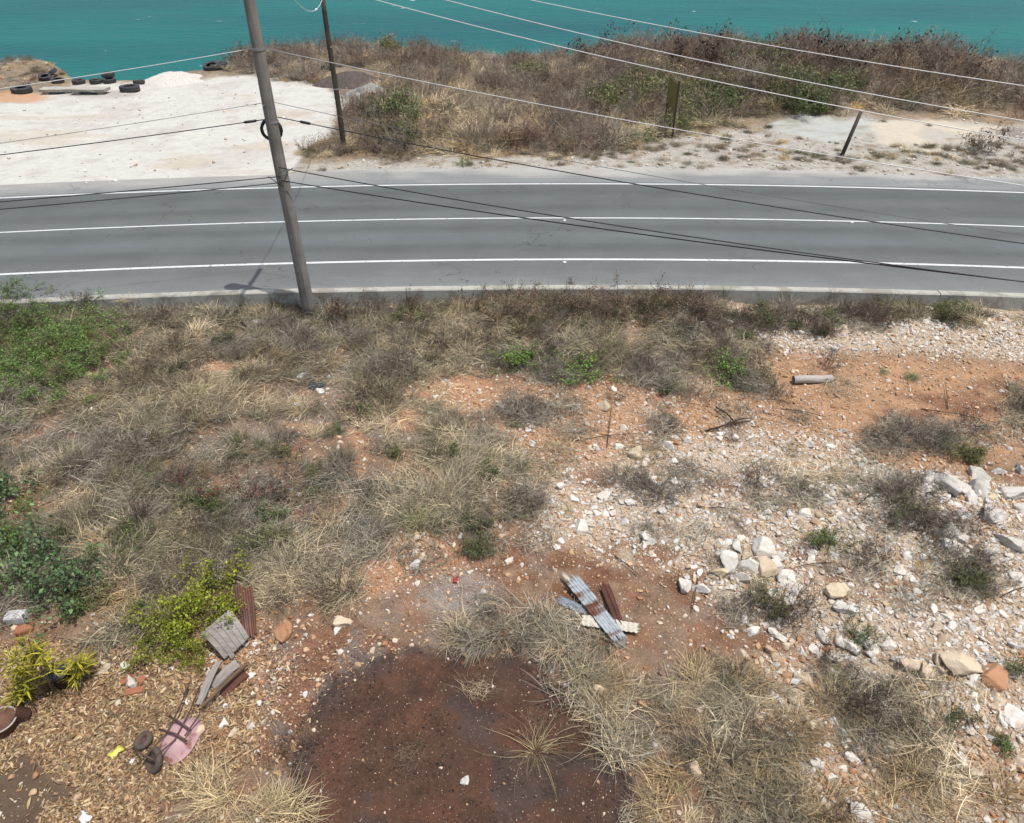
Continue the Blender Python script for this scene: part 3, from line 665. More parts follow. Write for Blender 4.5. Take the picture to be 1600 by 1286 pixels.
def near_points(n, margin=2.5):
    """points spread evenly over the near ground in view"""
    Y = R.uniform(2.2, 18.2, n); X = R.uniform(-1, 1, n) * (16.5 + margin)
    keep = (np.abs(X) < .76 * (Y * ct + 9.8 * st) + margin) & (Y < kerbY(X) - .42)
    X, Y = X[keep], Y[keep]; return X, Y, near_h(X, Y)
def far_points(n):
    Y = R.uniform(26, 58, n); X = R.uniform(-40, 40, n)
    keep = (np.abs(X) < .76 * (Y * ct + 9.3 * st) + 4) & (Y > shoulderY(X) + .1) & (Y < edgeY(X) + .6)
    X, Y = X[keep], Y[keep]; return X, Y, far_h(X, Y)

WHITE_ST = [alb(236, 228, 214), alb(226, 214, 196), alb(214, 196, 174), alb(240, 236, 228), alb(200, 176, 148), alb(218, 214, 206)]
TAN_ST = [alb(206, 170, 132), alb(188, 140, 104), alb(222, 190, 156), alb(226, 208, 184), alb(196, 158, 120)]
STRAW = [alb(186, 172, 144), alb(170, 158, 133), alb(162, 153, 132), alb(198, 184, 156), alb(152, 145, 124)]
GREYS = [alb(160, 153, 138), alb(150, 143, 128), alb(174, 167, 152), alb(138, 132, 118)]
OCHRE = [alb(176, 154, 118), alb(162, 142, 110), alb(182, 163, 130)]

# small stones
X, Y, Z = near_points(560000); m = near_masks(X, Y, Z)
nzs = fbm(X * 1.6 + 7, Y * 1.6 + 77, 4)
dens = np.maximum.reduce([m['r1'] * 1.0, m['r2'] * .9, m['r4'] * .85, m['r5'] * .5, m['r6'] * .55]) + .34 * m['r3'] + .16 * m['orange'] + .25 * m['orspot']
dens = dens * (.5 + 1.0 * sstep(.3, .6, nzs)) * (1 - .75 * m['red']) + .05
dens = dens * (1 - .965 * m['plot']) * (1 - .85 * m['damp']) * (1 - .7 * m['litter']) + .005 * m['plot'] + .10 * m['side'] + .09 * (1 - m['plot'])
k = R.random(len(X)) < dens * 1.0
X, Y, Z = X[k], Y[k], Z[k]; mk = {a: v[k] for a, v in m.items()}; n = len(X)
white = R.random(n) < .2 + .75 * np.maximum(mk['r1'], mk['r2'])
tint = np.where(white[:, None], pick(WHITE_ST, n, .08), pick(TAN_ST, n, .12))
sz = np.exp(R.normal(math.log(.027), .62, n)); sz = np.clip(sz, .012, .13)
sz = np.where(mk['plot'] > .5, np.minimum(sz * R.uniform(.5, 1.4, n), .055), sz)
scatter('gravel', PEB, np.stack([X, Y, Z - sz * .05], 1), rrot(n, .5), sz, tint, R.integers(0, len(PEB), n))['label'] = 'loose pale limestone gravel strewn over the reddish soil'
# crumbled dark soil
X = R.uniform(-5, 3.6, 60000); Y = R.uniform(2.6, 8.5, 60000); Z = near_h(X, Y); m = near_masks(X, Y, Z); cn = fbm(X * 1.8 + 12, Y * 1.8 + 4, 4)
k = R.random(len(X)) < (m['plot'] * (.08 + .9 * sstep(.42, .62, cn)) + .5 * m['plotrim'] + .25 * m['side']) * (1 - m['litter']) * .55
X, Y, Z = X[k], Y[k], Z[k]; n = len(X); sz = np.clip(np.exp(R.normal(math.log(.016), .55, n)), .007, .06)
scatter('soil_clods', PEB, np.stack([X, Y, Z - sz * .1], 1), rrot(n, .6), sz, pick([alb(100, 72, 58), alb(84, 62, 52), alb(72, 62, 56), alb(112, 80, 62), alb(64, 58, 55)], n, .15), R.integers(0, len(PEB), n))['label'] = 'crumbled dark red-brown soil and ash on the bare patch'
# fist-sized rubble
X, Y, Z = near_points(70000); m = near_masks(X, Y, Z); nzs = fbm(X * .9 + 70, Y * .9 + 17, 4)
dens = np.maximum.reduce([m['r1'] * .9, m['r2'] * .8, m['r4'] * 1.0, m['r6'] * .3]) * (.15 + 1.5 * sstep(.42, .66, nzs)) + .08 * m['r3'] + .16 * m['r5'] + .02
for cx, cy, rx, ry, a in ((1480, 840, 150, 120, .9), (1180, 890, 110, 70, .9), (1560, 1010, 120, 60, .6), (1500, 515, 140, 30, .7), (1230, 1000, 140, 30, .4)): dens = dens + a * blob(m['px'], m['py'], cx, cy, rx, ry)
dens *= (1 - m['plot']) * (1 - .8 * m['red']) * (1 - .8 * m['damp'])
k = R.random(len(X)) < dens * .8
X, Y, Z = X[k], Y[k], Z[k]; n = len(X)
sz = np.clip(np.exp(R.normal(math.log(.088), .42, n)), .045, .21)
scatter('rubble', STONE, np.stack([X, Y, Z - sz * .08], 1), rrot(n, .45), sz, np.where((R.random(n) < .85)[:, None], pick(WHITE_ST, n, .08), pick(TAN_ST, n, .1)), R.integers(0, len(STONE), n))['label'] = 'broken white limestone rubble covering the slope'

# dry grass
X, Y, Z = near_points(15000); m = near_masks(X, Y, Z)
gn = fbm(X * .9 + 21, Y * .9 + 13, 3)
gd = m['grass'] * (.12 + 1.1 * sstep(.36, .58, gn)) * (1 - .75 * m['orspot']) + .5 * m['gspot'] + .03 * (m['r1'] + m['orange'])
gd *= (1 - m['plot']) * (1 - m['damp']) * (1 - .85 * m['litter']) * (1 - .55 * sstep(930, 1010, m['py']) * sstep(.52, .42, gn)) * (1 - .2 * sstep(940, 1020, m['py']))
k = R.random(len(X)) < gd * (.36 + .06 * sstep(940, 1020, m['py']))
Xa, Ya, Za = X[k], Y[k], Z[k]; n = len(Xa); pxa, pya = m['px'][k], m['py'][k]; mm = {a: v[k] for a, v in m.items()}
right = sstep(900, 1000, pxa) * sstep(930, 1000, pya)
patch = fbm(Xa * .6 + 44, Ya * .6, 3)
t1 = np.where((patch > .53)[:, None], pick(GREYS, n), pick(STRAW, n)); t1 = np.where((R.random(n) < .5 * right + .06)[:, None], pick(OCHRE, n), t1) * np.clip(R.normal(1, .2, n), .5, 1.6)[:, None]
t1 = np.where((R.random(n) < .16)[:, None], pick([alb(132, 134, 98), alb(122, 122, 92), alb(146, 142, 108)], n), t1)
vi = R.integers(0, len(TUSS), n)
sc = R.uniform(.5, 1.15, n) * (1 - .42 * right) * (1 - .45 * mm['gspot']) * np.where(mm['grass'] < .3, .5, 1)
scatter('dry_grass', TUSS, np.stack([Xa, Ya, Za - .01], 1), crot(Xa, Ya, .22), sc, t1, vi)['label'] = 'tangled dry straw-coloured grass over the near ground'
k = R.random(len(X)) < (gd * .46 + .02 * m['r3'])
Xa, Ya, Za = X[k], Y[k], Z[k]; n = len(Xa); patch = fbm(Xa * .6 + 44, Ya * .6, 3)
scatter('matted_straw', MAT_, np.stack([Xa, Ya, Za - .015], 1), crot(Xa, Ya, .12), R.uniform(.6, 1.2, n), np.where((patch > .47)[:, None], pick(GREYS, n), pick(STRAW, n)), R.integers(0, len(MAT_), n))['label'] = 'flattened grey straw matted on the ground between the tufts'
k = R.random(len(X)) < (gd * .09 + .12 * m['gspot'])
Xa, Ya, Za = X[k], Y[k], Z[k]; n = len(Xa)
scatter('dry_twigs', TWIG, np.stack([Xa, Ya, Za - .02], 1), rrot(n, .2), R.uniform(.6, 1.3, n), pick([alb(132, 120, 108), alb(120, 104, 92), alb(122, 104, 94), alb(150, 140, 128)], n), R.integers(0, len(TWIG), n))['label'] = 'leafless grey twigs and dead weeds among the dry grass'
X = R.uniform(-17, 17, 420); Y = kerbY(X) - .45 - np.abs(R.normal(0, .35, 420)); k = (fbm(X * .7 + 3, X * 0 + 2, 3) > .47) & (X < 5.5) | (R.random(420) < .12)
X, Y = X[k], Y[k]; Z = near_h(X, Y); n = len(X)
scatter('kerbside_grass', TUSS, np.stack([X, Y, Z - .01], 1), rrot(n, .2), R.uniform(.7, 1.35, n), pick(STRAW + GREYS + [alb(120, 118, 86)], n, .2), R.integers(0, len(TUSS), n))['label'] = 'uneven dry grass growing up against the kerb wall'
# small green weeds
GRN_PX = [(820, 563, 40, 16), (915, 580, 45, 18), (1140, 582, 40, 16), (1180, 500, 45, 20), (1270, 510, 40, 18), (1490, 488, 40, 20), (1390, 472, 35, 12), (1500, 712, 36, 22), (440, 830, 25, 30), (395, 850, 30, 30), (205, 840, 45, 22), (750, 850, 26, 26), (1515, 908, 34, 24), (1205, 942, 26, 22), (1282, 850, 20, 12), (1480, 1130, 40, 30), (1545, 1170, 40, 30), (640, 500, 30, 20), (960, 490, 120, 20), (1060, 470, 60, 25), (330, 800, 40, 20), (560, 470, 40, 14), (740, 470, 40, 14), (200, 470, 40, 14), (1390, 480, 50, 14), (860, 500, 80, 30), (330, 1270, 40, 20), (120, 940, 60, 30), (320, 450, 30, 20), (1290, 850, 20, 14), (1410, 800, 20, 20)]
X, Y, Z = near_points(12000); m = near_masks(X, Y, Z); gd = np.zeros(len(X))
for a in GRN_PX: gd = np.maximum(gd, blob(m['px'], m['py'], *a))
k = R.random(len(X)) < gd * .42 + .014 * m['grass'] * (1 - m['plot'])
Xa, Ya, Za = X[k], Y[k], Z[k]; n = len(Xa)
scatter('green_weeds', GREEN, np.stack([Xa, Ya, Za - .01], 1), rrot(n, .15), R.uniform(.4, .95, n), pick([alb(98, 104, 70), alb(90, 96, 68), alb(112, 112, 78), alb(92, 110, 64)], n, .18), R.integers(0, 3, n))['label'] = 'low green weeds sprouting between the dry grass'
# fallen leaves
X = R.uniform(-10.5, 1.5, 260000); Y = R.uniform(2.6, 8.2, 260000); Z = near_h(X, Y); m = near_masks(X, Y, Z)
k = R.random(len(X)) < m['litter'] * (1 - .99 * m['damp']) * (.25 + 1.2 * sstep(.3, .58, fbm(X * 1.7, Y * 1.7, 4))) + .10 * m['r6'] + .015 * m['side'] + .05 * blob(m['px'], m['py'], 330, 1120, 80, 70)
X, Y, Z = X[k], Y[k], Z[k]; n = len(X)
scatter('leaf_litter', DLEAF, np.stack([X, Y, Z + .01], 1), rrot(n, .45), np.clip(np.exp(R.normal(math.log(.066), .35, n)), .03, .14), pick([alb(200, 172, 130), alb(182, 150, 112), alb(218, 196, 158), alb(158, 124, 94), alb(130, 104, 84), alb(150, 132, 108)], n, .16), R.integers(0, len(DLEAF), n))['label'] = 'thick litter of fallen tan leaves on the soil'

# far scrub
X, Y, Z = far_points(26000); m = far_masks(X, Y, Z)
px, py = m['px'], m['py']
gn = fbm(X * .35 + 21, Y * .35 + 13, 3)
gd = m['grass'] * (.45 + .8 * sstep(.3, .6, gn))
verge = m['verge'] * (1 - m['lot']) * (1 - m['s1']) * (1 - m['s2'] * .9) * sstep(.46, .6, fbm(X * .9 + 5, Y * 1.6 + 3, 3)) * (1 - m['grass']) * .45
for a in [(1130, 230, 60, 9), (1250, 246, 60, 8), (1400, 243, 70, 8), (1500, 238, 90, 14), (1090, 207, 45, 8), (1200, 240, 60, 7), (880, 243, 130, 7), (1560, 256, 70, 10), (1330, 248, 60, 7), (1030, 228, 50, 9), (960, 236, 60, 8), (1420, 228, 40, 6), (500, 238, 40, 12)]: verge = np.maximum(verge, 1.5 * blob(px, py, *a))
k = R.random(len(X)) < np.clip(gd * .34 + verge * .35, 0, 1)
Xa, Ya, Za = X[k], Y[k], Z[k]; n = len(Xa); v_ = (verge[k] > gd[k]); pxa, pya = px[k], py[k]
big = sstep(950, 1050, pxa) * sstep(178, 160, pya)
mid = sstep(560, 620, pxa) * sstep(250, 225, pya) * sstep(120, 150, pya)
patch = fbm(Xa * .25 + 4, Ya * .25, 3)
t1 = np.where((patch > .5)[:, None], pick(GREYS + [alb(156, 140, 120)], n) * 1.25, pick(STRAW + OCHRE[:1], n) * 1.25)
t1 = np.where((R.random(n) < .3 * big)[:, None], pick([alb(112, 112, 74), alb(120, 104, 70), alb(96, 98, 66), alb(176, 142, 92)], n), t1)
t1 = np.where((R.random(n) < .16 * (1 - v_))[:, None], pick([alb(214, 186, 140), alb(226, 204, 164), alb(120, 106, 92)], n), t1)
t1 = np.where((v_ & (R.random(n) < .5))[:, None], pick([alb(112, 108, 84), alb(128, 118, 98)], n), t1)
sc = R.uniform(.7, 1.6, n) * (1 + .5 * big + .3 * mid) * (1 - .62 * sstep(300, 100, pxa)); sc = np.where(v_, R.uniform(.35, .75, n), sc)
scatter('scrub_grass', TUSS, np.stack([Xa, Ya, Za - .02], 1), rrot(n, .15), np.stack([sc * 1.15, sc * 1.15, sc], 1), t1, R.integers(0, len(TUSS), n))['label'] = 'dry grey and straw scrub on the headland above the sea'
k = R.random(len(X)) < gd * .15 * (.4 + 1.2 * sstep(.4, .6, fbm(X * .4 + 60, Y * .4 + 9, 3)))
Xa, Ya, Za = X[k], Y[k], Z[k]; n = len(Xa); pxa, pya = px[k], py[k]; big = sstep(850, 1050, pxa) * sstep(185, 160, pya)
sc = R.uniform(1.1, 2.6, n) * (1 + .45 * big) * (1 - .6 * sstep(300, 100, pxa))
scatter('scrub_twigs', TWIG, np.stack([Xa, Ya, Za - .03], 1), rrot(n, .15), sc, pick([alb(178, 164, 150), alb(160, 146, 132), alb(190, 176, 160), alb(150, 126, 114)], n), R.integers(0, len(TWIG), n))['label'] = 'bare brown thorn twigs in the headland scrub'
gg = np.zeros(len(X))
for a in [(1250, 165, 80, 22), (1180, 130, 60, 20), (1130, 165, 60, 18), (625, 215, 36, 20), (960, 170, 40, 16), (600, 85, 14, 8), (1350, 110, 60, 14), (700, 200, 20, 8), (1080, 170, 50, 20), (1000, 150, 40, 16), (830, 130, 20, 12), (1060, 205, 20, 6), (1300, 160, 40, 14), (1500, 110, 60, 12)]: gg = np.maximum(gg, blob(px, py, *a))
k = R.random(len(X)) < gg * .28
Xa, Ya, Za = X[k], Y[k], Z[k]; n = len(Xa)
scatter('scrub_green', GREEN, np.stack([Xa, Ya, Za - .02], 1), rrot(n, .12), R.uniform(1.4, 3.0, n), pick([alb(116, 118, 80), alb(104, 110, 76), alb(124, 120, 88), alb(96, 106, 70)], n, .18), R.integers(0, 3, n))['label'] = 'olive green bushes growing in the headland scrub'
# stones on the far verge
X, Y, Z = far_points(60000); m = far_masks(X, Y, Z)
k = R.random(len(X)) < (m['verge'] * .5 + .03 + .04 * m['lot']) * (1 - m['s1']) * (1 - m['s2'])
X, Y, Z = X[k], Y[k], Z[k]; n = len(X)
scatter('verge_stones', PEB, np.stack([X, Y, Z], 1), rrot(n, .4), np.clip(np.exp(R.normal(math.log(.06), .5, n)), .02, .2), pick(WHITE_ST, n, .08), R.integers(0, len(PEB), n))['label'] = 'white limestone chips along the far roadside verge'

# ================================================================== things
def V3(p): return Vector((float(p[0]), float(p[1]), float(p[2])))
def gz(x, y): return float(land_h(np.array(float(x)), np.array(float(y))))
def wood_mat(name, col, axis=2, var=.3):
    m, n, l, b = new_mat(name); co = obj_co(n)
    mp = n.new('ShaderNodeMapping'); sc = [14, 14, 14]; sc[axis] = .9; mp.inputs['Scale'].default_value = sc; l.new(co, mp.inputs[0])
    f = mk_noise(n, l, 1.6, 7, .65, mp.outputs[0]); g = mk_noise(n, l, 1.3, 4, .6, co); col = np.asarray(col)
    c = mk_ramp(n, l, f, [(.25, tuple(col * (1 - var))), (.55, tuple(col)), (.8, tuple(np.clip(col * (1 + var), 0, 1)))])
    c = mk_mix(n, l, c, mk_ramp(n, l, g, [(.3, .68), (.7, 1.25)]), 1.0, 'MULTIPLY')
    l.new(c, b.inputs['Base Color']); b.inputs['Roughness'].default_value = .9; b.inputs['Specular IOR Level'].default_value = .2
    mk_bump(n, l, b, f, .6, .012); return m
M_POLE = wood_mat('pole_wood', alb(160, 154, 144)); M_POLE2 = wood_mat('far_pole_wood', alb(92, 86, 78)); M_GREYWOOD = wood_mat('weathered_wood', alb(166, 158, 150), 0, .35)
M_BROWNWOOD = wood_mat('brown_wood', alb(122, 98, 78), 0); M_POST = wood_mat('post_wood', alb(100, 92, 84)); M_STICK = wood_mat('dry_stick', alb(150, 132, 112), 0); M_DARKSTICK = wood_mat('dark_stick', alb(84, 70, 60), 0)
M_BLACK = simple_mat('black_cable', (.02, .02, .022), .5, .2); M_WIRE = simple_mat('bare_wire', (.62, .62, .6), .45, .05); M_THINWIRE = simple_mat('grey_wire', (.16, .16, .16), .5, .1)
M_STEEL = simple_mat('galvanised_steel', (.35, .36, .37), .45, .2, 6, .6); M_PORC = simple_mat('porcelain', (.2, .12, .09), .3, .1)
M_RUBBER = simple_mat('old_rubber', (.035, .035, .037), .8, .3, 6, spots=((.11, .10, .09), 4, .58)); M_CONC = simple_mat('weathered_concrete', alb(184, 180, 168), .9, .18, 4, bump=.01)

# ------------------------------------------------------------------ utility poles and lines
PB = np.array([-5.70, 17.67]); TOP = 8.75
def pole_shaft(h0, h1, r0, r1, mat, n=20, wob=.012):
    b_ = MB(); zs = np.linspace(h0, h1, 16)
    pts = [(wob * math.sin(z * .9), wob * math.cos(z * .7), z) for z in zs]
    b_.tube(pts, list(np.linspace(r0, r1, 16)), n); return b_.mesh('shaft', mat, True)
def band(z, r, h=.05):
    b_ = MB(); b_.lathe([(r, z - h / 2), (r + .012, z - h / 2), (r + .012, z + h / 2), (r, z + h / 2)], 20); return b_.mesh('band', M_STEEL)
base_z = gz(*PB) - .25
pole = thing('utility_pole', 'tall weathered grey wooden utility pole in the grass beside the kerb', 'utility pole', (PB[0], PB[1], base_z), group=None)
link('shaft', pole_shaft(0, TOP - base_z, .18, .118, M_POLE), pole)
for z in (3.42, 3.60, 4.80, 6.36): link('clamp_band', band(z - base_z, .176 - .0067 * (z + .5)), pole)
b_ = MB(); b_.box((.14, 0, 8.30 - base_z), (.10, 2.5, .12)); arm = link('crossarm', b_.mesh('crossarm', M_POLE2), pole)
def insulator():
    b_ = MB(); b_.lathe([(0, 0), (.03, 0), (.03, .05), (.06, .06), (.065, .09), (.035, .10), (.055, .12), (.05, .15), (0, .16)], 14, False); return b_.mesh('insulator', M_PORC, True)
ins = insulator()
for dy in (-1.1, 0.28, 1.1): link('insulator', ins, pole, (.14, dy, 8.36 - base_z))
b_ = MB(); b_.lathe([(0, 0), (.2, 0), (.21, .04), (.21, .58), (.19, .62), (.05, .64), (0, .64)], 20, False, Matrix.Translation((-.36, .05, 7.75 - base_z))); b_.box((-.16, .05, 8.05 - base_z), (.12, .1, .08)); link('transformer', b_.mesh('transformer', M_STEEL, False), pole)
for k_, z in enumerate((1.1, 1.9, 2.7, 3.1, 3.9, 4.4, 5.2, 5.9)):
    b_ = MB(); a = k_ * 2.4; b_.tube([(.1 * math.cos(a), .1 * math.sin(a), z), (.2 * math.cos(a), .2 * math.sin(a), z)], .012, 6); link('bolt', b_.mesh('bolt', M_STEEL), pole)
# off to both sides the line goes on to the next poles
PR = np.array([25.0, 5.0]); PL = np.array([-35.0, 10.0])
for P_, h_, lb in ((PR, 7.0, 'wooden utility pole ending the wire span on the rubble side'), (PL, 7.6, 'wooden utility pole ending the wire span past the green bush')):
    bz = gz(*P_) - .25; q = thing('utility_pole', lb, 'utility pole', (P_[0], P_[1], bz)); link('shaft', pole_shaft(0, h_ - bz, .18, .13, M_POLE), q)
    b_ = MB(); b_.box((.14, 0, h_ - .5 - bz), (.10, 2.5, .12)); link('crossarm', b_.mesh('crossarm', M_POLE2), q)
def span(name, label, A, B, a1, a2, off, rad, mat, cat='cable', n=44, group=None, L_=None):
    """z = z0 + a1 s + a2 s^2 along the run from A to B"""
    A = np.array(A, float); B = np.array(B[:2], float); d = B - A[:2]; Ln = np.linalg.norm(d); d /= Ln
    pts = [(A[0] + d[0] * s_, A[1] + off + d[1] * s_, A[2] + a1 * s_ + a2 * s_ * s_) for s_ in np.linspace(0, Ln if L_ is None else L_, n)]
    b_ = MB(); b_.tube(pts, rad, 6); return tag(link(name, b_.mesh(name, mat, True)), label, cat, group), pts
GP = 'bare wires from the crossarm'
span('power_line', 'bare pale power wire crossing above the scrub to the sea side, outer end of crossarm', (*PB, 8.43), PR, -.1665, .0031, 1.1, .0075, M_WIRE, 'power line')
span('power_line', 'bare pale power wire from the middle of the crossarm crossing above the scrub', (*PB, 8.38), PR, -.2049, .0042, 0.15, .0075, M_WIRE, 'power line')
span('power_line', 'bare pale power wire from the road-shy end of the crossarm, lowest of the three', (*PB, 8.20), PR, -.1944, .0040, -1.1, .0075, M_WIRE, 'power line')
for off, z in ((1.1, 8.43), (.15, 8.38), (-1.1, 8.2)):
    span('power_line', 'bare pale power wire leaving the crossarm over the gravel lot side', (*PB, z), PL, -.115, .0028, off, .0075, M_WIRE, 'power line', group='power wires over the gravel lot side')
span('telephone_line', 'thin light grey wire clamped high on the grey pole, running over the dry verge', (PB[0], PB[1] + .17, 6.364), PR, -.1044, .0021, 0, .008, M_WIRE)
span('telephone_line', 'thin light grey wire clamped high on the grey pole, running over the bay', (PB[0], PB[1] + .17, 6.364), PL, -.121, .0030, 0, .008, M_WIRE)
span('telephone_line', 'thin dark wire running from the grey pole over the far traffic lane', (PB[0], PB[1] + .17, 5.203), PR, -.0825, .0021, 0, .006, M_THINWIRE)
span('telephone_line', 'thin dark wire running from the grey pole over the white gravel lot', (PB[0], PB[1] + .17, 5.203), PL, -.10, .0020, 0, .006, M_THINWIRE)
c6, p6 = span('telephone_cable', 'black telephone cable with splice sleeve above the cable coil, over both lanes', (PB[0], PB[1] + .17, 4.8754), PR, -.0709, .0021, 0, .011, M_BLACK)
c6b, p6b = span('telephone_cable', 'black telephone cable with splice sleeve above the cable coil, over the gravel lot', (PB[0], PB[1] + .17, 4.83), PL, -.078, .0020, 0, .011, M_BLACK)
for pts, s_, par in ((p6, .9, c6), (p6b, .55, c6b)):
    A_, B_ = V3(pts[0]), V3(pts[3]); d = (B_ - A_).normalized(); q = A_ + d * s_
    b_ = MB(); b_.tube([q - d * .16, q - d * .12, q + d * .12, q + d * .16], [.012, .032, .032, .012], 10); link('splice_sleeve', b_.mesh('splice_sleeve', M_BLACK, True), par)
span('telephone_cable', 'upper black cable of the pair running from the double clamp over the road', (PB[0], PB[1] - .17, 3.7675), PR, -.0402, .0021, 0, .012, M_BLACK)
span('telephone_cable', 'lower black cable of the pair running from the double clamp over the road', (PB[0], PB[1] - .17, 3.4468), PR, -.012, .0016, 0, .012, M_BLACK)
span('telephone_cable', 'black telephone cable from the double clamp, upper of the pair over the roadside gravel', (PB[0], PB[1] - .17, 3.55), PL, -.022, .0016, 0, .012, M_BLACK)
span('telephone_cable', 'black telephone cable from the double clamp, lower of the pair over the roadside gravel', (PB[0], PB[1] - .17, 3.40), PL, -.025, .0016, 0, .012, M_BLACK)
b_ = MB(); b_.tube([(PB[0] + .35, PB[1] - .16, 3.755), (PB[0] + .2, PB[1] - .2, 3.68), (PB[0] + .12, PB[1] - .2, 3.5), (PB[0] + .02, PB[1] - .2, 3.3), (PB[0] - .1, PB[1] - .2, 3.4), (PB[0] - .3, PB[1] - .17, 3.55)], .010, 6)
tag(link('jumper_cable', b_.mesh('jumper_cable', M_BLACK, True)), 'short black jumper cable looped round the grey pole at the double clamp', 'cable')
# coil of slack cable tied to the back of the pole
b_ = MB(); Rr = .235; cz = at_Y(424, 203, PB[1] + .24)
for k_ in range(7):
    a0 = random.uniform(0, 6.28); rr = Rr + random.uniform(-.03, .03); dy = random.uniform(-.035, .035)
    b_.tube([(rr * math.cos(2 * math.pi * i / 28) + random.uniform(-.006, .006), dy, rr * .98 * math.sin(2 * math.pi * i / 28)) for i in range(29)], .019, 7, False)
coil = tag(link('cable_coil', b_.mesh('cable_coil', M_BLACK, True), loc=(cz[0], cz[1], cz[2])), 'coil of thick black slack cable tied behind the grey pole', 'cable coil')

# far pole at the edge of the lot
fp = ground(537, 230); ftop = at_Y(510, 1, fp.y)
q = thing('utility_pole', 'dark slim wooden pole in dry grass at the corner of the gravel lot', 'utility pole', (fp.x, fp.y, fp.z - .2))
link('shaft', pole_shaft(0, ftop[2] - fp.z + .25, .12, .095, M_POLE2, 16, .02), q)
link('clamp_band', band(4.2, .105), q); link('clamp_band', band(2.6, .112), q)
b_ = MB(); b_.lathe([(0, 0), (.05, 0), (.06, .05), (.03, .07), (.05, .1), (0, .11)], 12, False, Matrix.Translation((0, 0, ftop[2] - fp.z + .25))); link('insulator', b_.mesh('insulator', M_PORC, True), q)
g2 = ground(548, 212); b_ = MB(); b_.tube([(fp.x + .12, fp.y, 3.0), (g2.x, g2.y, g2.z - .05)], .009, 6)
tag(link('guy_wire', b_.mesh('guy_wire', M_THINWIRE)), 'thin steel guy wire from the dark slim pole to the ground', 'guy wire')
A_ = Vector((PB[0] + .1, PB[1] + 1.1, 8.38)); B_ = Vector((fp.x, fp.y, ftop[2] + .12)); pts = [A_.lerp(B_, t) - Vector((0, 0, .9 * 4 * t * (1 - t))) for t in np.linspace(0, 1, 30)]
b_ = MB(); b_.tube(pts, .011, 6); wr = tag(link('service_wire', b_.mesh('service_wire', M_WIRE, True)), 'pale wire crossing the road from the crossarm to the dark slim pole', 'power line')
q_ = pts[22]; b_ = MB(); b_.tube([q_ - Vector((0, .12, 0)), q_, q_ + Vector((0, .12, 0))], [.015, .045, .015], 8); link('wire_clamp', b_.mesh('wire_clamp', M_WIRE), wr)

# ------------------------------------------------------------------ tyres and slabs at the edge of the lot
def tyre_mesh(r, wd, seed=0):
    b_ = MB(); h = wd / 2; ri = r * .58
    prof = [(ri, -h * .72), (r * .8, -h), (r * .95, -h * .9), (r, -h * .55), (r, -h * .2), (r * .985, 0), (r, h * .2), (r, h * .55), (r * .95, h * .9), (r * .8, h), (ri, h * .72), (ri + .02, h * .5), (r * .86, h * .6), (r * .88, 0), (r * .86, -h * .6), (ri + .02, -h * .5)]
    b_.lathe(prof, 40, True, None, lambda k, j: (-.018 * r if (2 <= j <= 8 and k % 2) else 0)); return b_.mesh('tyre', M_RUBBER)
T1 = tyre_mesh(.36, .24); T2 = tyre_mesh(.54, .32); T3 = tyre_mesh(.33, .2)
def tyre(px, py, me, label, tilt=(0, 0), lift=0.12, group=None, rz=None):
    g = ground(px, py); o = link('tyre', me, loc=(g.x, g.y, g.z + lift), rot=(tilt[0], tilt[1], random.uniform(0, 6) if rz is None else rz)); return tag(o, label, 'tyre', group)
GT = 'old car tyres on the lot edge'; LT = 'old black car tyre lying on the white gravel behind the concrete slabs'
tyre(72, 125, T1, 'old black car tyre leaning on another beside the bushy knoll', (.25, 0), .16)
tyre(82, 119, T1, 'old black car tyre on the slope of the bushy knoll', (.5, .1), .2)
for a in ((91, 129), (124, 131), (151, 130), (172, 129)): tyre(*a, T1, LT, (random.uniform(-.1, .1), random.uniform(-.1, .1)), .12, GT)
tyre(172, 127, T1, 'old black car tyre stacked on top of another on the white gravel', (.06, .05), .36)
tyre(218, 131, T3, 'small black tyre on the gravel at the water-side edge of the lot', (.1, 0), .11)
tyre(204, 143, T2, 'big black truck tyre lying flat on the white gravel beside the slabs', (0.02, 0), .17)
tyre(35, 144, T2, 'big black truck tyre used as a planter with a dead plant', (0, .03), .13)
tyre(332, 109, T2, 'big black tyre half hidden in scrub beside the gravel heap', (.2, .1), .2); tyre(343, 108, T2, 'big black tyre with a dry weed growing from it', (-.1, .15), .2)
tyre(440, 108, T2, 'big black tyre lying on orange soil at the back of the lot', (.05, 0), .17)
tyre(449, 86, T1, 'black tyre standing upright in the cliff-top grass', (1.35, .2), .33, rz=0)
tyre(511, 110, T1, 'black tyre half buried at the foot of the dark soil heap', (.3, 0), .12)
def slab_bench(px, py, ln, rz, label):
    g = ground(px, py); t = thing('slab_bench', label, 'concrete slab', (g.x, g.y, g.z), (0, 0, rz))
    b_ = MB(); n = 7; vs = []
    for i in range(n):
        x_ = -ln / 2 + ln * i / (n - 1)
        for (y_, z_) in ((-.34, .15), (.34, .15), (.36, .28), (-.36, .28)): vs.append((x_, y_ + random.uniform(-.03, .03), z_ + random.uniform(-.015, .015)))
    fs = [(i * 4 + j, i * 4 + (j + 1) % 4, i * 4 + 4 + (j + 1) % 4, i * 4 + 4 + j) for i in range(n - 1) for j in range(4)] + [(3, 2, 1, 0), tuple((n - 1) * 4 + j for j in range(4))]
    b_.add(vs, fs); link('slab', b_.mesh('slab', M_CONC), t)
    for s_ in (-1, 1):
        b_ = MB(); b_.box((s_ * ln * .33, 0, .04), (.3, .5, .215), .1 * s_); link('support', b_.mesh('support', M_CONC), t)
slab_bench(92, 146, 1.75, .08, 'grey concrete slab bench beside the planter tyre'); slab_bench(142, 146, 2.0, -.03, 'longer grey concrete slab bench beside the big truck tyre')

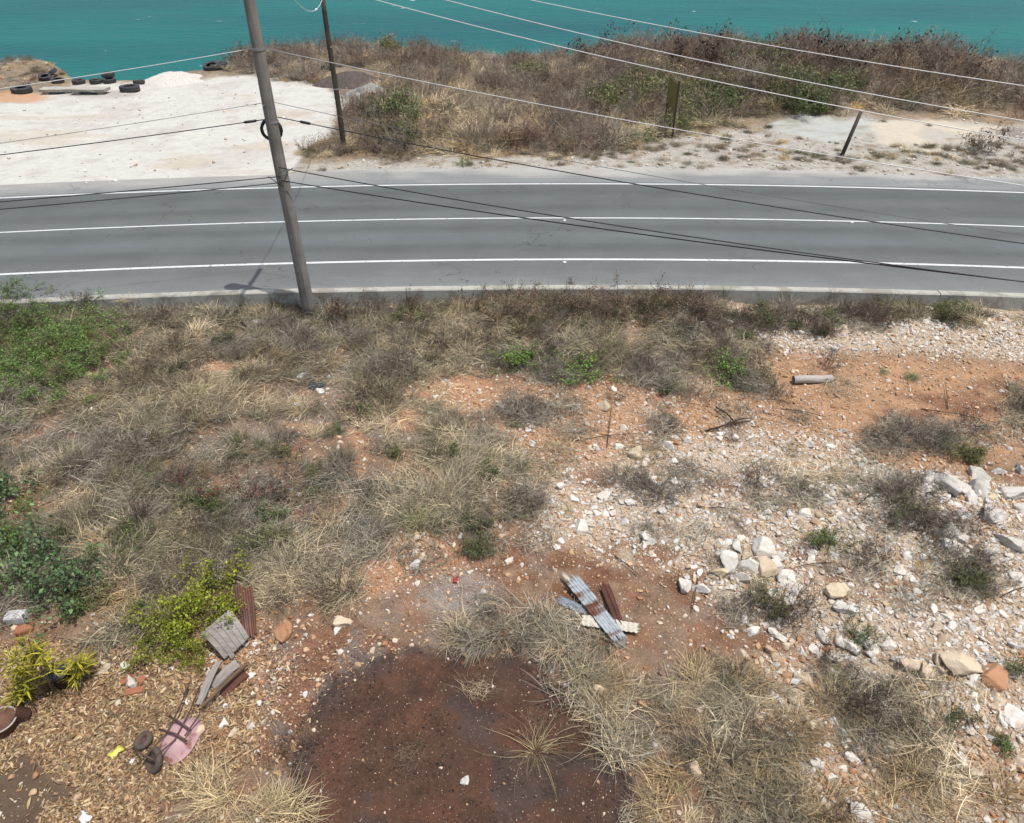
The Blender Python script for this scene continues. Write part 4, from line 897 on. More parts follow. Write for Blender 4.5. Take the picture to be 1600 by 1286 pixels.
def heap(name, label, px, py, rx, ry, h, mat, seed, rz=0):
    g = ground(px, py); U = np.linspace(0, 1, 20); n = 48; rng = np.random.default_rng(seed); V = []; F = []
    for i, u in enumerate(U):
        for k_ in range(n):
            a = 2 * np.pi * k_ / n; rr = u * (1 + .16 * math.sin(2 * a + seed) + .1 * math.sin(5 * a + seed * 2))
            x_, y_ = rr * rx * math.cos(a), rr * ry * math.sin(a)
            x_, y_ = x_ * math.cos(rz) - y_ * math.sin(rz), x_ * math.sin(rz) + y_ * math.cos(rz)
            z_ = h * max(0, 1 - u ** 1.4) * (1 + .35 * (float(fbm(np.array(x_ * 1.3 + seed), np.array(y_ * 1.3), 3)) - .5)) + .10 * (float(fbm(np.array(x_ * 4 + seed), np.array(y_ * 4), 3)) - .5) - .08 * u
            V.append((x_, y_, z_))
    for i in range(len(U) - 1):
        for k_ in range(n): F.append((i * n + k_, i * n + (k_ + 1) % n, (i + 1) * n + (k_ + 1) % n, (i + 1) * n + k_))
    return tag(link(name, np_mesh(name, V, F, mat, True), loc=(g.x, g.y, g.z)), label, 'heap')
M_DSOIL = simple_mat('dark_soil', alb(96, 86, 80), .95, .4, 5, bump=.05); M_GGRAV = simple_mat('grey_gravel', alb(164, 164, 158), .95, .3, 9, bump=.04); M_WGRAV = simple_mat('white_gravel', alb(220, 214, 204), .95, .25, 9, bump=.04)
heap('soil_heap', 'low heap of dark brown soil at the back of the gravel lot', 548, 131, 2.1, 1.6, .75, M_DSOIL, 1); heap('soil_heap', 'small dark clod heap at the foot of the soil heap', 508, 130, .7, .6, .3, M_DSOIL, 4)
heap('gravel_heap', 'low heap of grey-green gravel in front of the dark soil heap', 580, 148, 1.5, 1.4, .55, M_GGRAV, 2); heap('gravel_heap', 'heap of grey gravel beside the scrub behind the slim pole', 590, 178, 1.2, 1.4, .4, M_GGRAV, 3)
heap('gravel_heap', 'pale gravel spill on the cliff edge beyond the lot', 268, 126, 2.2, 1.6, .5, M_WGRAV, 5, .3)
# white leaning stump by the slim pole
g = ground(557, 182); b_ = MB(); b_.tube([(0, 0, -.1), (.06, .02, .4), (.16, .05, .8), (.2, .06, 1.05)], [.14, .12, .11, .1], 12)
tag(link('concrete_stub', b_.mesh('concrete_stub', M_CONC, True), loc=g), 'short pale leaning concrete stub beside the slim pole', 'concrete stub')

# ------------------------------------------------------------------ sign, leaning post, log
a, b2 = ground(1038, 199), ground(1050, 216)
M_SIGN = simple_mat('faded_yellow_paint', alb(150, 136, 62), .6, .25, 3, spots=(alb(92, 84, 56), 3, .55)); M_RSTEEL = simple_mat('dark_rusty_steel', alb(70, 60, 52), .8, .3)
t = thing('roadside_sign', 'faded yellow sign panel on two dark posts, seen nearly edge-on', 'sign', (a.x, a.y, a.z)); b2 = b2 - a
tops = [2.35, 2.5]
for P_, h_ in ((Vector((0, 0, 0)), 2.35), (b2, 2.45)):
    b_ = MB(); b_.box((P_.x, P_.y, P_.z + h_ / 2 - .15), (.07, .07, h_ + .3)); link('post', b_.mesh('post', M_RSTEEL), t)
d = Vector((b2.x, b2.y, 0)); ang = math.atan2(d.y, d.x); mid_ = b2 / 2
b_ = MB(); b_.box((mid_.x - .045, mid_.y, 1.72), (d.length - .02, .02, 1.15), ang); link('panel', b_.mesh('panel', M_SIGN), t)
for z_ in (1.13, 2.30):
    b_ = MB(); b_.box((mid_.x, mid_.y, z_), (d.length, .05, .05), ang); link('rail', b_.mesh('rail', M_RSTEEL), t)
g = ground(1315, 244); b_ = MB(); tp = Vector((.42, .25, 1.75)); b_.tube([(-.04, -.02, -.2), tp * .5, tp], [.085, .08, .075], 10)
tag(link('leaning_post', b_.mesh('leaning_post', M_POST, True), loc=g), 'short brown wooden post leaning over the far verge', 'post')
g = ground(1268, 598); ll = 60 * mpp(1268, 598)
M_LOG = wood_mat('bleached_log', alb(206, 198, 188), 0, .25); b_ = MB(); b_.tube([(-ll / 2, 0, .1), (-ll * .2, .01, .105), (ll * .2, -.005, .1), (ll / 2, .01, .1)], [.095, .1, .095, .1], 16, False)
b_.tube([(-ll / 2, 0, .1), (-ll * .2, .01, .105), (ll * .2, -.005, .1), (ll / 2, .01, .1)], [.075, .08, .075, .08], 16, False)
lg = tag(link('log', b_.mesh('log', M_LOG, True), loc=g, rot=(0, 0, .03)), 'short bleached hollow log lying on bare orange soil', 'log')
b_ = MB(); b_.tube([(-ll / 2 + .04, 0, .1), (-ll / 2 + .06, 0, .1)], .08, 14); link('log_end', b_.mesh('log_end', M_DARKSTICK), lg)

# ------------------------------------------------------------------ individual rocks
def rock(px, py, wpx, label, tint, group, flat=1.0):
    g = ground(px, py); s_ = wpx * mpp(px, py) * 1.05; me = random.choice(BOULD)
    o = link('rock', me, loc=(g.x, g.y, g.z - .02 * s_), rot=(random.uniform(-.25, .25), random.uniform(-.25, .25), random.uniform(0, 6.28)), scale=(s_, s_ * random.uniform(.85, 1.1), s_ * flat * random.uniform(.85, 1.15)))
    o['tint'] = [float(c) for c in np.clip(np.asarray(tint) * random.uniform(.92, 1.06), 0, 1)]
    return tag(o, label, 'rock', group)
CW, CT, CO, CG = alb(232, 226, 214), alb(218, 200, 172), alb(192, 146, 112), alb(220, 215, 205)
for a in [(1450, 755, 34), (1482, 762, 54), (1528, 770, 50), (1576, 774, 38), (1524, 744, 30), (1552, 808, 42), (1578, 850, 48), (1489, 836, 30), (1484, 856, 34), (1545, 868, 34), (1502, 845, 24), (1592, 735, 24), (1560, 738, 20), (1515, 782, 26), (1600, 800, 30), (1540, 785, 24), (1505, 805, 20)]:
    rock(*a, 'large grey-white limestone boulder heaped round the bare thorny bushes', CG if random.random() < .6 else CW, 'boulders round the thorny bushes')
for a in [(1150, 857, 26), (1190, 863, 32), (1218, 872, 22), (1140, 880, 30), (1172, 889, 26), (1196, 892, 30), (1160, 906, 24), (1124, 896, 26), (1213, 887, 24), (1231, 906, 26), (1241, 926, 26), (1225, 917, 22), (1206, 931, 20), (1070, 916, 22), (1096, 923, 24), (1140, 920, 18), (1180, 912, 20), (1128, 866, 18), (1108, 850, 18), (1165, 870, 18)]:
    rock(a[0], a[1], a[2] * 1.18, 'pale limestone rock in the low pile above the dry grass', CW if random.random() < .7 else CT, 'rocks in the low pile')
rock(1302, 927, 40, 'rough tan and white rock above the flat white stone', CT, None); rock(1316, 950, 36, 'smooth flat white stone below a rough tan rock', alb(240, 236, 228), None, .6)
for a in [(1175, 986, 28), (1285, 1001, 30), (1310, 1006, 28), (1332, 1012, 32), (1348, 1004, 32), (1390, 1012, 24), (1300, 1030, 22), (1360, 1020, 22), (1375, 985, 18), (1270, 1015, 20)]:
    rock(*a, 'white rock along the upper edge of the tawny grass', CW, 'white rocks along the tawny grass')
rock(1422, 1040, 46, 'pitted tan boulder with a brown hollow beside the grass', CT, None); rock(1446, 1050, 30, 'small tan rock leaning on the pitted tan boulder', CT, None)
rock(1496, 1042, 54, 'big rounded tan boulder with a mossy side', CT, None); rock(1468, 1030, 28, 'tan rock behind the big rounded tan boulder', CT, None)
rock(1547, 1062, 46, 'cracked orange-brown clay rock beside the tan boulders', CO, None); rock(1586, 1118, 40, 'broad flat white stone at the edge of the rubble', alb(238, 234, 226), None, .55)
for a in [(1300, 1056, 20), (1256, 1061, 26), (1241, 1094, 28), (1345, 1272, 36), (1266, 1131, 30), (1320, 1160, 22), (1276, 1195, 30), (1330, 1185, 24), (1500, 1190, 22), (1520, 1210, 20), (1490, 1215, 18), (1095, 1110, 24), (1300, 1215, 20), (1380, 1100, 18), (1560, 1095, 20), (1515, 1070, 22)]:
    rock(*a, 'tan limestone rock half hidden in the tawny grass', CT if random.random() < .6 else CW, 'rocks in the tawny grass')
rock(1085, 1206, 34, 'jagged cream rock lying alone between tawny tussocks', alb(232, 208, 180), None, 1.2)
rock(531, 974, 30, 'cream and tan rock on the path above the dark soil patch', alb(224, 206, 176), None); rock(527, 985, 18, 'small white rock against the cream and tan rock', CW, None)
rock(443, 988, 36, 'crumbly orange rock near the weathered boards', CO, None)
rock(648, 886, 28, 'white rounded rock on orange soil between grass tufts', CW, None); rock(795, 878, 16, 'single pale rock on red soil', CW, None)
rock(907, 828, 26, 'pale rock at the edge of the white rubble by the grass', CW, None); rock(936, 1082, 24, 'cream angular rock in straw beside the dark soil patch', alb(230, 208, 172), None)
rock(403, 509, 24, 'white block beside the fanned sticks', alb(240, 238, 234), None); rock(727, 1219, 15, 'small white stone on the dark soil patch', alb(236, 232, 222), None)
rock(205, 1068, 30, 'broken white rock on red bricks in the leaf litter', alb(230, 222, 210), None); rock(196, 1042, 18, 'cream rock near the broken red bricks', CW, None); rock(165, 1045, 20, 'tan rock near the black pot under the yellow cane', CT, None)
rock(312, 1145, 26, 'cream rock against the overturned pink barrow tray', alb(226, 202, 170), None); rock(365, 1145, 22, 'tan rock on the path beside the pink barrow', CT, None); rock(968, 1008, 18, 'grey rounded stone at the end of the corrugated sheets', alb(140, 132, 124), None, 1.3)
X, Y, Z = near_points(9000, .3); m = near_masks(X, Y, Z); px, py = project(X, Y, Z)
dens = np.maximum.reduce([m['r1'], m['r2'], m['r4'] * .45]) * (.2 + sstep(.45, .65, fbm(X * .9 + 70, Y * .9 + 17, 4))) + .12 * m['r3'] + .1 * m['r5']
ok = (R.random(len(X)) < dens * .3) & (px > 0) & (px < 1600) & (py < 1286) & (m['plot'] < .1); idx = np.nonzero(ok)[0][:190]
for i in idx:
    w_ = float(np.exp(R.normal(math.log(15), .28))); w_ *= (.75 + .45 * (py[i] - 500) / 700)
    top = py[i] < 575
    rock(float(px[i]), float(py[i]), w_, 'small white limestone rock in the rubble strip below the kerb wall' if top else ('small pale limestone rock scattered on the orange soil' if m['r1'][i] < .3 and m['r4'][i] < .3 else 'small white limestone rock lying in the broad white rubble'), CW if random.random() < .75 else CT,
         'small rocks below the kerb' if top else ('small rocks on orange soil' if m['r1'][i] < .3 and m['r4'][i] < .3 else 'small rocks in the white rubble'))
for a in [(625, 140, 26), (665, 136, 24), (640, 147, 18), (1150, 165, 18), (1060, 130, 20), (858, 78, 18), (610, 66, 10), (596, 66, 10), (380, 83, 12), (1590, 118, 18), (1075, 200, 12), (1050, 196, 10)]:
    rock(*a, 'pale rock showing through the headland scrub', CG, 'rocks in the headland scrub')

# ------------------------------------------------------------------ plants that can be told apart
def shrub_kind(n, h, spread, leaf, lsize, seed, subs=4, thick=.006, aspect=.5):
    st_, LV, LB = twigs_mesh('stems', n, h, spread, seed, thick, subs, leaf, lsize)
    return st_, leaves_mesh('foliage', LV, LB, lsize, seed + 1, aspect)
def plant(name, label, cat, px, py, kind, sc, stem, leaf, group=None, rz=None, dz=0):
    g = ground(px, py); t = thing(name, label, cat, (g.x, g.y, g.z - .02 + dz), (0, 0, random.uniform(0, 6) if rz is None else rz), group); t.scale = (sc, sc, sc) if not hasattr(sc, '__len__') else sc
    for nm, me, c in (('stems', kind[0], stem), ('foliage', kind[1], leaf)):
        o = link(nm, me, t); o['tint'] = [float(v) for v in c]
    return t
FEATHER = [shrub_kind(28, .75, 1.6, 5, .043, 700 + k, 5, .006, .42) for k in range(3)]
BROAD = [shrub_kind(11, .6, .7, 3, .075, 720 + k, 3, .007, .6) for k in range(2)]
VINE = shrub_kind(34, .8, .9, 6, .05, 740, 4, .005, .6)
STALK = [shrub_kind(8, 1.0, .5, 3, .065, 760 + k, 3, .007, .6) for k in range(3)]
FINE = [shrub_kind(26, .5, .5, 3, .028, 780 + k, 4, .004, .4) for k in range(2)]
STEMC = alb(118, 104, 84)
for k_, a in enumerate([(20, 520), (70, 525), (118, 535), (40, 560), (92, 570), (10, 590), (55, 600), (135, 515), (148, 565), (-20, 550), (15, 480), (-25, 610), (110, 600)]):
    plant('feathery_bush', 'feathery bright green bush in the thicket near the kerb', 'bush', *a, FEATHER[k_ % 3], (lambda q: (q * 1.15, q * 1.15, q * .72))(random.uniform(.9, 1.25)), STEMC, alb(104, 136, 68) * random.uniform(.75, 1.2), 'feathery green bushes')
plant('bush', 'dark green rounded bush against the kerb wall', 'bush', 92, 480, FEATHER[0], .8, STEMC, alb(84, 98, 66)); plant('bush', 'small dull green bush at the kerb beside the dark round one', 'bush', 132, 476, FINE[0], .9, STEMC, alb(98, 98, 74))
plant('vine_bush', 'lush yellow-green leafy bush growing over the weathered boards', 'bush', 318, 960, VINE, (1.0, 1.0, 1.0), STEMC, alb(138, 148, 44)); plant('vine_bush', 'yellow-green leafy bush spreading beside the leaf litter', 'bush', 268, 988, VINE, (.85, .85, .75), STEMC, alb(126, 134, 48))
plant('vine_bush', 'low yellow-green creeper hanging in front of the weathered boards', 'bush', 298, 1020, VINE, (.5, .5, .55), STEMC, alb(132, 142, 46))
for a, lb in (((45, 905), 'bluish green broad-leaved plant in the thicket by the pale block'), ((95, 915), 'broad-leaved green plant beside the yellow-tipped canes'), ((150, 898), 'small broad-leaved green plant at the edge of the dry grass'), ((25, 865), 'broad-leaved green plant behind the bluish thicket'), ((70, 880), 'broad-leaved plant with pale bluish leaves, middle of the thicket'), ((18, 775), 'tall broad-leaved green weed standing in dry grass above the thicket'), ((120, 940), 'low broad-leaved plant in front of the thicket')):
    plant('broadleaf_plant', lb, 'plant', *a, BROAD[a[0] % 2], random.uniform(.9, 1.25), alb(110, 110, 80), alb(94, 118, 80) * random.uniform(.8, 1.25))
for a, lb in (((15, 830), 'leafy green shrub rising from the dry grass above the thicket'), ((5, 900), 'yellow-green shrub tucked behind the bluish thicket')):
    plant('shrub', lb, 'bush', *a, FEATHER[1], .9, STEMC, alb(100, 126, 58))
def cane(px, py, h, n, label):
    g = ground(px, py); t = thing('cane_plant', label, 'plant', (g.x, g.y, g.z - .03), (0, 0, random.uniform(0, 6)))
    rng = np.random.default_rng(px)
    for k_ in range(n):
        a = rng.random() * 6.28; le = rng.uniform(.08, .3); hh = h * rng.uniform(.6, 1.1); tip = Vector((math.cos(a) * le * hh, math.sin(a) * le * hh, hh))
        b_ = MB(); b_.tube([(0.04 * math.cos(a), .04 * math.sin(a), 0), tip * .5 + Vector((0, 0, .05)), tip], [.012, .011, .008], 6); o = link('stem', b_.mesh('stem', M_STICK, True), t)
        me = blades_mesh('leaf_rosette', 26, .03, (.10, .26), (-10, 60), (.1, .9), .026, px * 10 + k_, M_LEAF, segs=4)
        V = np.empty(len(me.vertices) * 3, np.float32); me.vertices.foreach_get('co', V); V = V.reshape(-1, 3); V[:, 2] += np.repeat(rng.uniform(-.32, .12, 26) * hh, 10); me.vertices.foreach_set('co', V.ravel())
        o = link('leaf_rosette', me, t, tip - Vector((0, 0, .1))); o['tint'] = [float(v) for v in alb(172, 166, 58) * rng.uniform(.7, 1.15)]
cane(48, 1092, .5, 6, 'yellow-green cane plant with narrow leaves, lowest by the rusty pots'); cane(80, 1086, 1.15, 11, 'tall yellow-green cane plant beside the black pot'); cane(128, 1062, .65, 6, 'small yellow-green cane plant near the broken bricks')
LD = alb(92, 72, 62)
for k_, (a, lb) in enumerate([((525, 478), 'dark-leaved dry stalks against the kerb beside the grey pole'), ((550, 480), 'dark-leaved dry stalks, second clump from the grey pole'), ((655, 478), 'thin dark-leaved stalks in front of the kerb above pale stones'), ((745, 476), 'clump of dark-leaved stalks at the kerb above green weeds'), ((1012, 480), 'tall dark-leaved stalks above the big brown bush by the kerb'), ((1035, 482), 'dark-leaved stalks beside the big brown bush by the kerb')]):
    plant('dry_stalks', lb, 'weed', *a, STALK[k_ % 3], .85, alb(120, 100, 86), LD)
for k_, (a, lb) in enumerate([((330, 790), 'reddish-leaved dry weed in the middle of the grey grass'), ((390, 770), 'red-leaved dry weed beside another in the grey grass'), ((420, 775), 'dull red weed at the edge of the trodden path'), ((290, 760), 'sparse reddish weed in flattened grey straw')]):
    plant('red_weed', lb, 'weed', *a, STALK[k_ % 3], .55, alb(120, 92, 84), alb(112, 68, 60))
for k_, a in enumerate([(800, 496), (860, 482), (905, 490), (960, 486), (1010, 492), (1060, 490), (1085, 500)]):
    plant('brown_bush', 'brown and olive half-dead bush in the row against the kerb', 'bush', *a, FINE[k_ % 2] if k_ % 3 else FEATHER[k_ % 3], random.uniform(1.2, 1.7) * (.75 if k_ % 3 == 0 else 1), alb(128, 110, 96), [alb(118, 98, 82), alb(112, 108, 78), alb(136, 118, 96)][k_ % 3], 'half-dead bushes along the kerb')
for k_, (a, lb) in enumerate([((820, 568), 'fresh green weed patch at the lower edge of the grey brush'), ((910, 590), 'fresh green weed beside bare orange soil'), ((1140, 590), 'green weed under grey brush near the bleached log'), ((1500, 718), 'green shrub at the end of the orange soil above the boulders'), ((1512, 915), 'rounded green shrub below the thorny bush in white rubble'), ((1208, 950), 'olive shrub growing out of the low rock pile'), ((1283, 856), 'small green shrub on red soil in the rubble'), ((752, 862), 'thin green weed on red soil between grass and rubble'), ((438, 845), 'bright green sprig on the edge of the trodden path'), ((395, 860), 'olive green weed among dry twigs'), ((1335, 998), 'small olive shrub among white rocks'), ((1190, 505), 'dark olive bush in the white stones below the kerb'), ((1290, 500), 'olive bush below the kerb with grey twigs'), ((1475, 498), 'wide green grassy bush touching the kerb wall'), ((1380, 482), 'small green bush touching the kerb wall'), ((205, 850), 'pale green weed in flattened straw above the vine bush'), ((1590, 1050), 'dark green low shrub next to the orange clay rock')]):
    plant('green_shrub', lb, 'shrub', *a, FINE[k_ % 2], (2.1, 1.7, 1.15) if k_ < 3 else random.uniform(.75, 1.15), alb(120, 108, 88), alb(124, 166, 70) if k_ < 3 else [alb(114, 130, 74), alb(104, 118, 72), alb(122, 126, 82)][k_ % 3])
for k_, (a, lb) in enumerate([((1440, 815), 'bare grey thorny bush among the large boulders'), ((1490, 880), 'bare grey thorny bush with pale stems below the large boulders'), ((1030, 770), 'low bare grey brush in the middle of the white rubble'), ((1440, 690), 'flat grey brush on the orange soil'), ((640, 530), 'grey rounded brush in front of the dark-leaved stalks'), ((845, 530), 'big grey rounded brush above the green weeds'), ((1165, 600), 'grey brush at the end of the orange soil by the log')]):
    g = ground(*a); me, _, _ = twigs_mesh('dead_bush', 60, .55, 1.0, 800 + k_, .006, 4); o = tag(link('dead_bush', me, loc=(g.x, g.y, g.z - .02), scale=(1.1, 1.1, .8)), lb, 'bush'); o['tint'] = [float(v) for v in alb(150, 142, 130)]
# headland
for k_, (a, lb, sc, c) in enumerate([((1008, 224), 'fresh green leafy shrub at the foot of the yellow sign', 1.0, alb(98, 124, 72)), ((622, 232), 'dark green bush at the corner of the headland scrub', 1.6, alb(92, 100, 68)), ((725, 258), 'tiny bright green plant on the far road shoulder', .5, alb(118, 140, 60)), ((590, 225), 'olive bush beside the slim dark pole', 1.1, alb(104, 104, 76)), ((1220, 165), 'dark green bush in the headland scrub above the pale slab', 2.0, alb(86, 98, 64)), ((1530, 238), 'sparse olive shrub with dark leaves on the verge beyond the leaning post', 1.1, alb(106, 98, 76))]):
    plant('headland_bush', lb, 'bush', *a, FEATHER[k_ % 3] if k_ != 0 else BROAD[0], sc, STEMC, c)
for k_, (a, lb) in enumerate([((1110, 116), 'tall dark-leaved stalk on the skyline of the headland above the sign'), ((1205, 120), 'thin dark stalk on the headland skyline above the green bush'), ((1262, 122), 'spreading dark-leaved shrub on the headland skyline'), ((1282, 124), 'dark-leaved shrub beside the spreading one on the skyline'), ((1478, 136), 'dark-leaved shrub on the skyline beyond the leaning post'), ((1460, 136), 'dark stalks on the skyline beyond the leaning post'), ((1545, 238), 'dark-leaved dry stalks on the pale slab edge'), ((1075, 112), 'dark stalk clump on the skyline just behind the sign'), ((1330, 122), 'ragged dark shrub on the skyline above the leaning post'), ((1400, 126), 'thin ragged stalks on the skyline above the pale slab'), ((935, 100), 'dry stalks where the scrub dips toward the sea')]):
    plant('skyline_shrub', lb, 'shrub', *a, STALK[k_ % 3], 2.6 if a[1] < 200 else 1.3, alb(112, 96, 84), alb(84, 66, 58))
# grass tussocks
def tussock(px, py, sc, col, label, group=None, me=None):
    g = ground(px, py); o = link('grass_tussock', me or random.choice(TUSS), loc=(g.x, g.y, g.z - .02), rot=(random.uniform(-.15, .15), random.uniform(-.15, .15), random.uniform(0, 6.28)), scale=(sc * 1.1, sc * 1.1, sc))
    o['tint'] = [float(v) for v in np.clip(np.asarray(col) * random.uniform(.88, 1.15), 0, 1)]; return tag(o, label, 'grass tussock', group)
for a in [(1090, 1062), (1165, 1075), (1205, 1180), (1060, 1130), (1140, 1240), (1290, 1100), (1050, 1215), (1185, 1235), (1235, 1250), (1420, 1210), (1380, 1250), (1110, 1180), (1030, 1260), (1330, 1100), (1450, 1170), (1250, 1150), (1560, 1240), (1290, 1265), (1470, 1270)]:
    tussock(*a, random.uniform(.7, 1.05), OCHRE[random.randrange(3)], 'arching tawny grass tussock on the rocky slope beside the white rubble', 'tawny tussocks')
for a in [(880, 1012), (905, 1045), (938, 1120), (955, 1155), (780, 992), (850, 978), (925, 1065), (720, 990), (970, 1180)]:
    tussock(*a, random.uniform(.75, 1.0), STRAW[random.randrange(5)], 'straw tussock on the rim of the dark soil patch', 'straw tussocks round the dark patch')
for a in [(345, 1255), (395, 1280), (430, 1262), (320, 1225), (460, 1280)]:
    tussock(*a, random.uniform(.7, .95), alb(204, 186, 150), 'pale straw tussock between the leaf litter and the dark soil patch', 'pale straw tussocks')
for a in [(720, 720), (700, 765), (750, 795), (620, 790), (520, 835), (520, 780), (690, 800), (470, 640), (420, 650), (300, 610), (250, 590), (560, 560), (500, 540), (530, 600), (335, 478), (200, 470), (370, 690), (430, 705), (610, 600), (730, 680), (160, 1000), (190, 985), (220, 970), (500, 900), (540, 930), (450, 900), (1208, 468)]:
    tussock(*a, random.uniform(.75, 1.1), STRAW[random.randrange(5)], 'straw-coloured tussock in the broad dry grass', 'straw tussocks in the dry grass')
t = blades_mesh('star_tussock', 90, .10, (.3, .95), (8, 65), (.1, .8), .008, 901, dom=.15, side=.5); tussock(838, 1172, .8, alb(170, 158, 122), 'spiky spreading green-straw tussock alone on the dark soil patch', None, t)
b_ = tussock(745, 1072, .55, alb(196, 178, 150), 'small bleached tussock lying on the dark soil patch', None, MAT_[0]); tussock(640, 1185, .5, alb(120, 104, 90), 'flattened dead weed on the dark soil patch', None, MAT_[1])

# ------------------------------------------------------------------ sticks
def sticks(label, name, lst, rad, mat, cat='sticks'):
    g0 = ground(*lst[0][0]); t = thing(name, label, cat, g0)
    for k_, (a, b2) in enumerate(lst):
        A_, B_ = ground(*a), ground(*b2); b_ = MB(); mid_ = (A_ + B_) / 2 + Vector((0, 0, .05))
        b_.tube([A_ - g0 + Vector((0, 0, .06 + .02 * k_)), mid_ - g0 + Vector((random.uniform(-.03, .03), 0, .06 + .02 * k_)), B_ - g0 + Vector((0, 0, .05 + .02 * k_))], [rad, rad * .9, rad * .6], 7); link('stick', b_.mesh('stick', mat if k_ != 1 else M_DARKSTICK, True), t)
    return t
sticks('fan of dry sticks lying together in the grass by the grey pole', 'stick_bundle', [((392, 522), (352, 534)), ((377, 508), (398, 526)), ((390, 520), (362, 514)), ((386, 526), (368, 545)), ((405, 512), (402, 526)), ((360, 535), (345, 540))], .03, M_STICK)
sticks('dark dead branch lying on orange soil at the top of the rubble', 'dead_branch', [((1100, 677), (1172, 660)), ((1118, 640), (1150, 668)), ((1135, 668), (1172, 658))], .02, M_DARKSTICK, 'branch')
sticks('long pale dry stem arching through the thicket', 'arching_plant_stem', [((55, 850), (100, 860)), ((-5, 845), (30, 815)), ((-5, 870), (40, 862))], .015, M_STICK, 'stem')
for k_, (a, b2) in enumerate([((948, 700), (955, 640)), ((900, 690), (1000, 680)), ((1560, 935), (1600, 920)), ((1090, 905), (1080, 960)), ((1170, 900), (1172, 960)), ((1480, 640), (1475, 600)), ((1000, 850), (1010, 820)), ((1100, 795), (1150, 800)), ((1300, 880), (1240, 890)), ((960, 870), (1000, 905)), ((1340, 790), (1370, 770)), ((1220, 640), (1290, 655)), ((1440, 640), (1560, 665)), ((1420, 700), (1380, 690))]):
    g = ground(*a); h_ = ground(*b2); b_ = MB(); b_.tube([Vector((0, 0, .02)), (h_ - g) * .5 + Vector((0, 0, .09)), (h_ - g) + Vector((0, 0, .06))], [.010, .008, .005], 5)
    tag(link('twig', b_.mesh('twig', M_DARKSTICK, True), loc=g), 'dark dry twig lying across the rubble and orange soil', 'twig', 'dark twigs on the rubble')

# ------------------------------------------------------------------ corrugated sheets
def rust_mat(name, steel, rust, th, axis_scale=(3, 3, 3)):
    m, n, l, b = new_mat(name); co = obj_co(n); mp = n.new('ShaderNodeMapping'); mp.inputs['Scale'].default_value = axis_scale; l.new(co, mp.inputs[0])
    f = mk_noise(n, l, 1.0, 7, .65, mp.outputs[0]); g = mk_noise(n, l, 12, 5, .6, co)
    c = mk_mix(n, l, mk_ramp(n, l, g, [(.3, tuple(steel * .8)), (.7, tuple(np.clip(steel * 1.15, 0, 1)))]), mk_ramp(n, l, g, [(.3, tuple(rust * .6)), (.7, tuple(rust * 1.3))]), mk_ramp(n, l, f, [(th, 0.0), (th + .08, 1.0)]))
    l.new(c, b.inputs['Base Color']); b.inputs['Roughness'].default_value = .6; b.inputs['Metallic'].default_value = .1; return m
RUST = alb(120, 76, 50)
M_ZINC = rust_mat('rusty_zinc', alb(186, 194, 198), RUST, .50, (2.2, .8, 2)); M_CREAMZ = rust_mat('cream_zinc', alb(214, 208, 192), RUST, .62); M_RUSTY = rust_mat('rust_sheet', alb(104, 62, 44), alb(84, 52, 40), .5); M_BLUEZ = rust_mat('bluish_zinc', alb(142, 156, 168), RUST, .58)
def corr(label, a, b2, wd, mat, lift, waves, bend=.03, across=False, ragged=.05, roll=0.0):
    """corrugated sheet between two points of the ground; ridges run along it, or across it"""
    A_, B_ = above(*a, lift[0]), above(*b2, lift[1]); d = B_ - A_; L_ = d.length; ang = math.atan2(d.y, d.x); pit = -math.asin(d.z / L_)
    nu, nv = 40, max(24, waves * 8); rng = np.random.default_rng(int(a[0])); e0 = rng.normal(0, ragged, nv + 1); e1 = rng.normal(0, ragged, nv + 1); V = []; F = []
    for side in (0, 1):
        for i in range(nu + 1):
            for j in range(nv + 1):
                u = i / nu; v = j / nv; x_ = L_ * u + e0[j] * (1 - u) + e1[j] * u; y_ = (v - .5) * wd * (1 + .04 * math.sin(u * 5))
                ph = (u * L_ / .076 if across else v * waves) * 2 * math.pi
                V.append((x_, y_, .011 * math.sin(ph) + bend * math.sin(u * 3.3 + 1) * (.5 + v) - side * .004))
    o = (nu + 1) * (nv + 1)
    for i in range(nu):
        for j in range(nv):
            p = i * (nv + 1) + j; F.append((p, p + nv + 1, p + nv + 2, p + 1)); F.append((o + p, o + p + 1, o + p + nv + 2, o + p + nv + 1))
    return tag(link('corrugated_sheet', np_mesh('corrugated_sheet', V, F, mat, True), loc=A_, rot=(roll, pit, ang)), label, 'metal sheet')
corr('white corrugated metal strip lying crosswise under the rusty long sheet', (909, 969), (998, 981), .2, M_CREAMZ, (.08, .10), 3, .01, True, .02)
corr('dark rusted corrugated strip beside the long bluish sheet', (944, 915), (968, 972), .16, M_RUSTY, (.06, .1), 2, .02)
corr('small bluish metal strip sticking out under the long sheet', (874, 938), (930, 962), .15, M_BLUEZ, (.05, .07), 2, .02)
corr('long bluish corrugated sheet with rust bands on top of the scrap pile', (893, 906), (968, 996), .26, M_ZINC, (.14, .16), 5, .03)
corr('narrow white-edged metal strip along the long corrugated sheet', (880, 897), (898, 916), .07, M_CREAMZ, (.14, .15), 1, .01)
corr('narrow rusty metal strip along the low end of the long sheet', (955, 968), (972, 1000), .10, M_ZINC, (.10, .05), 2, .01)

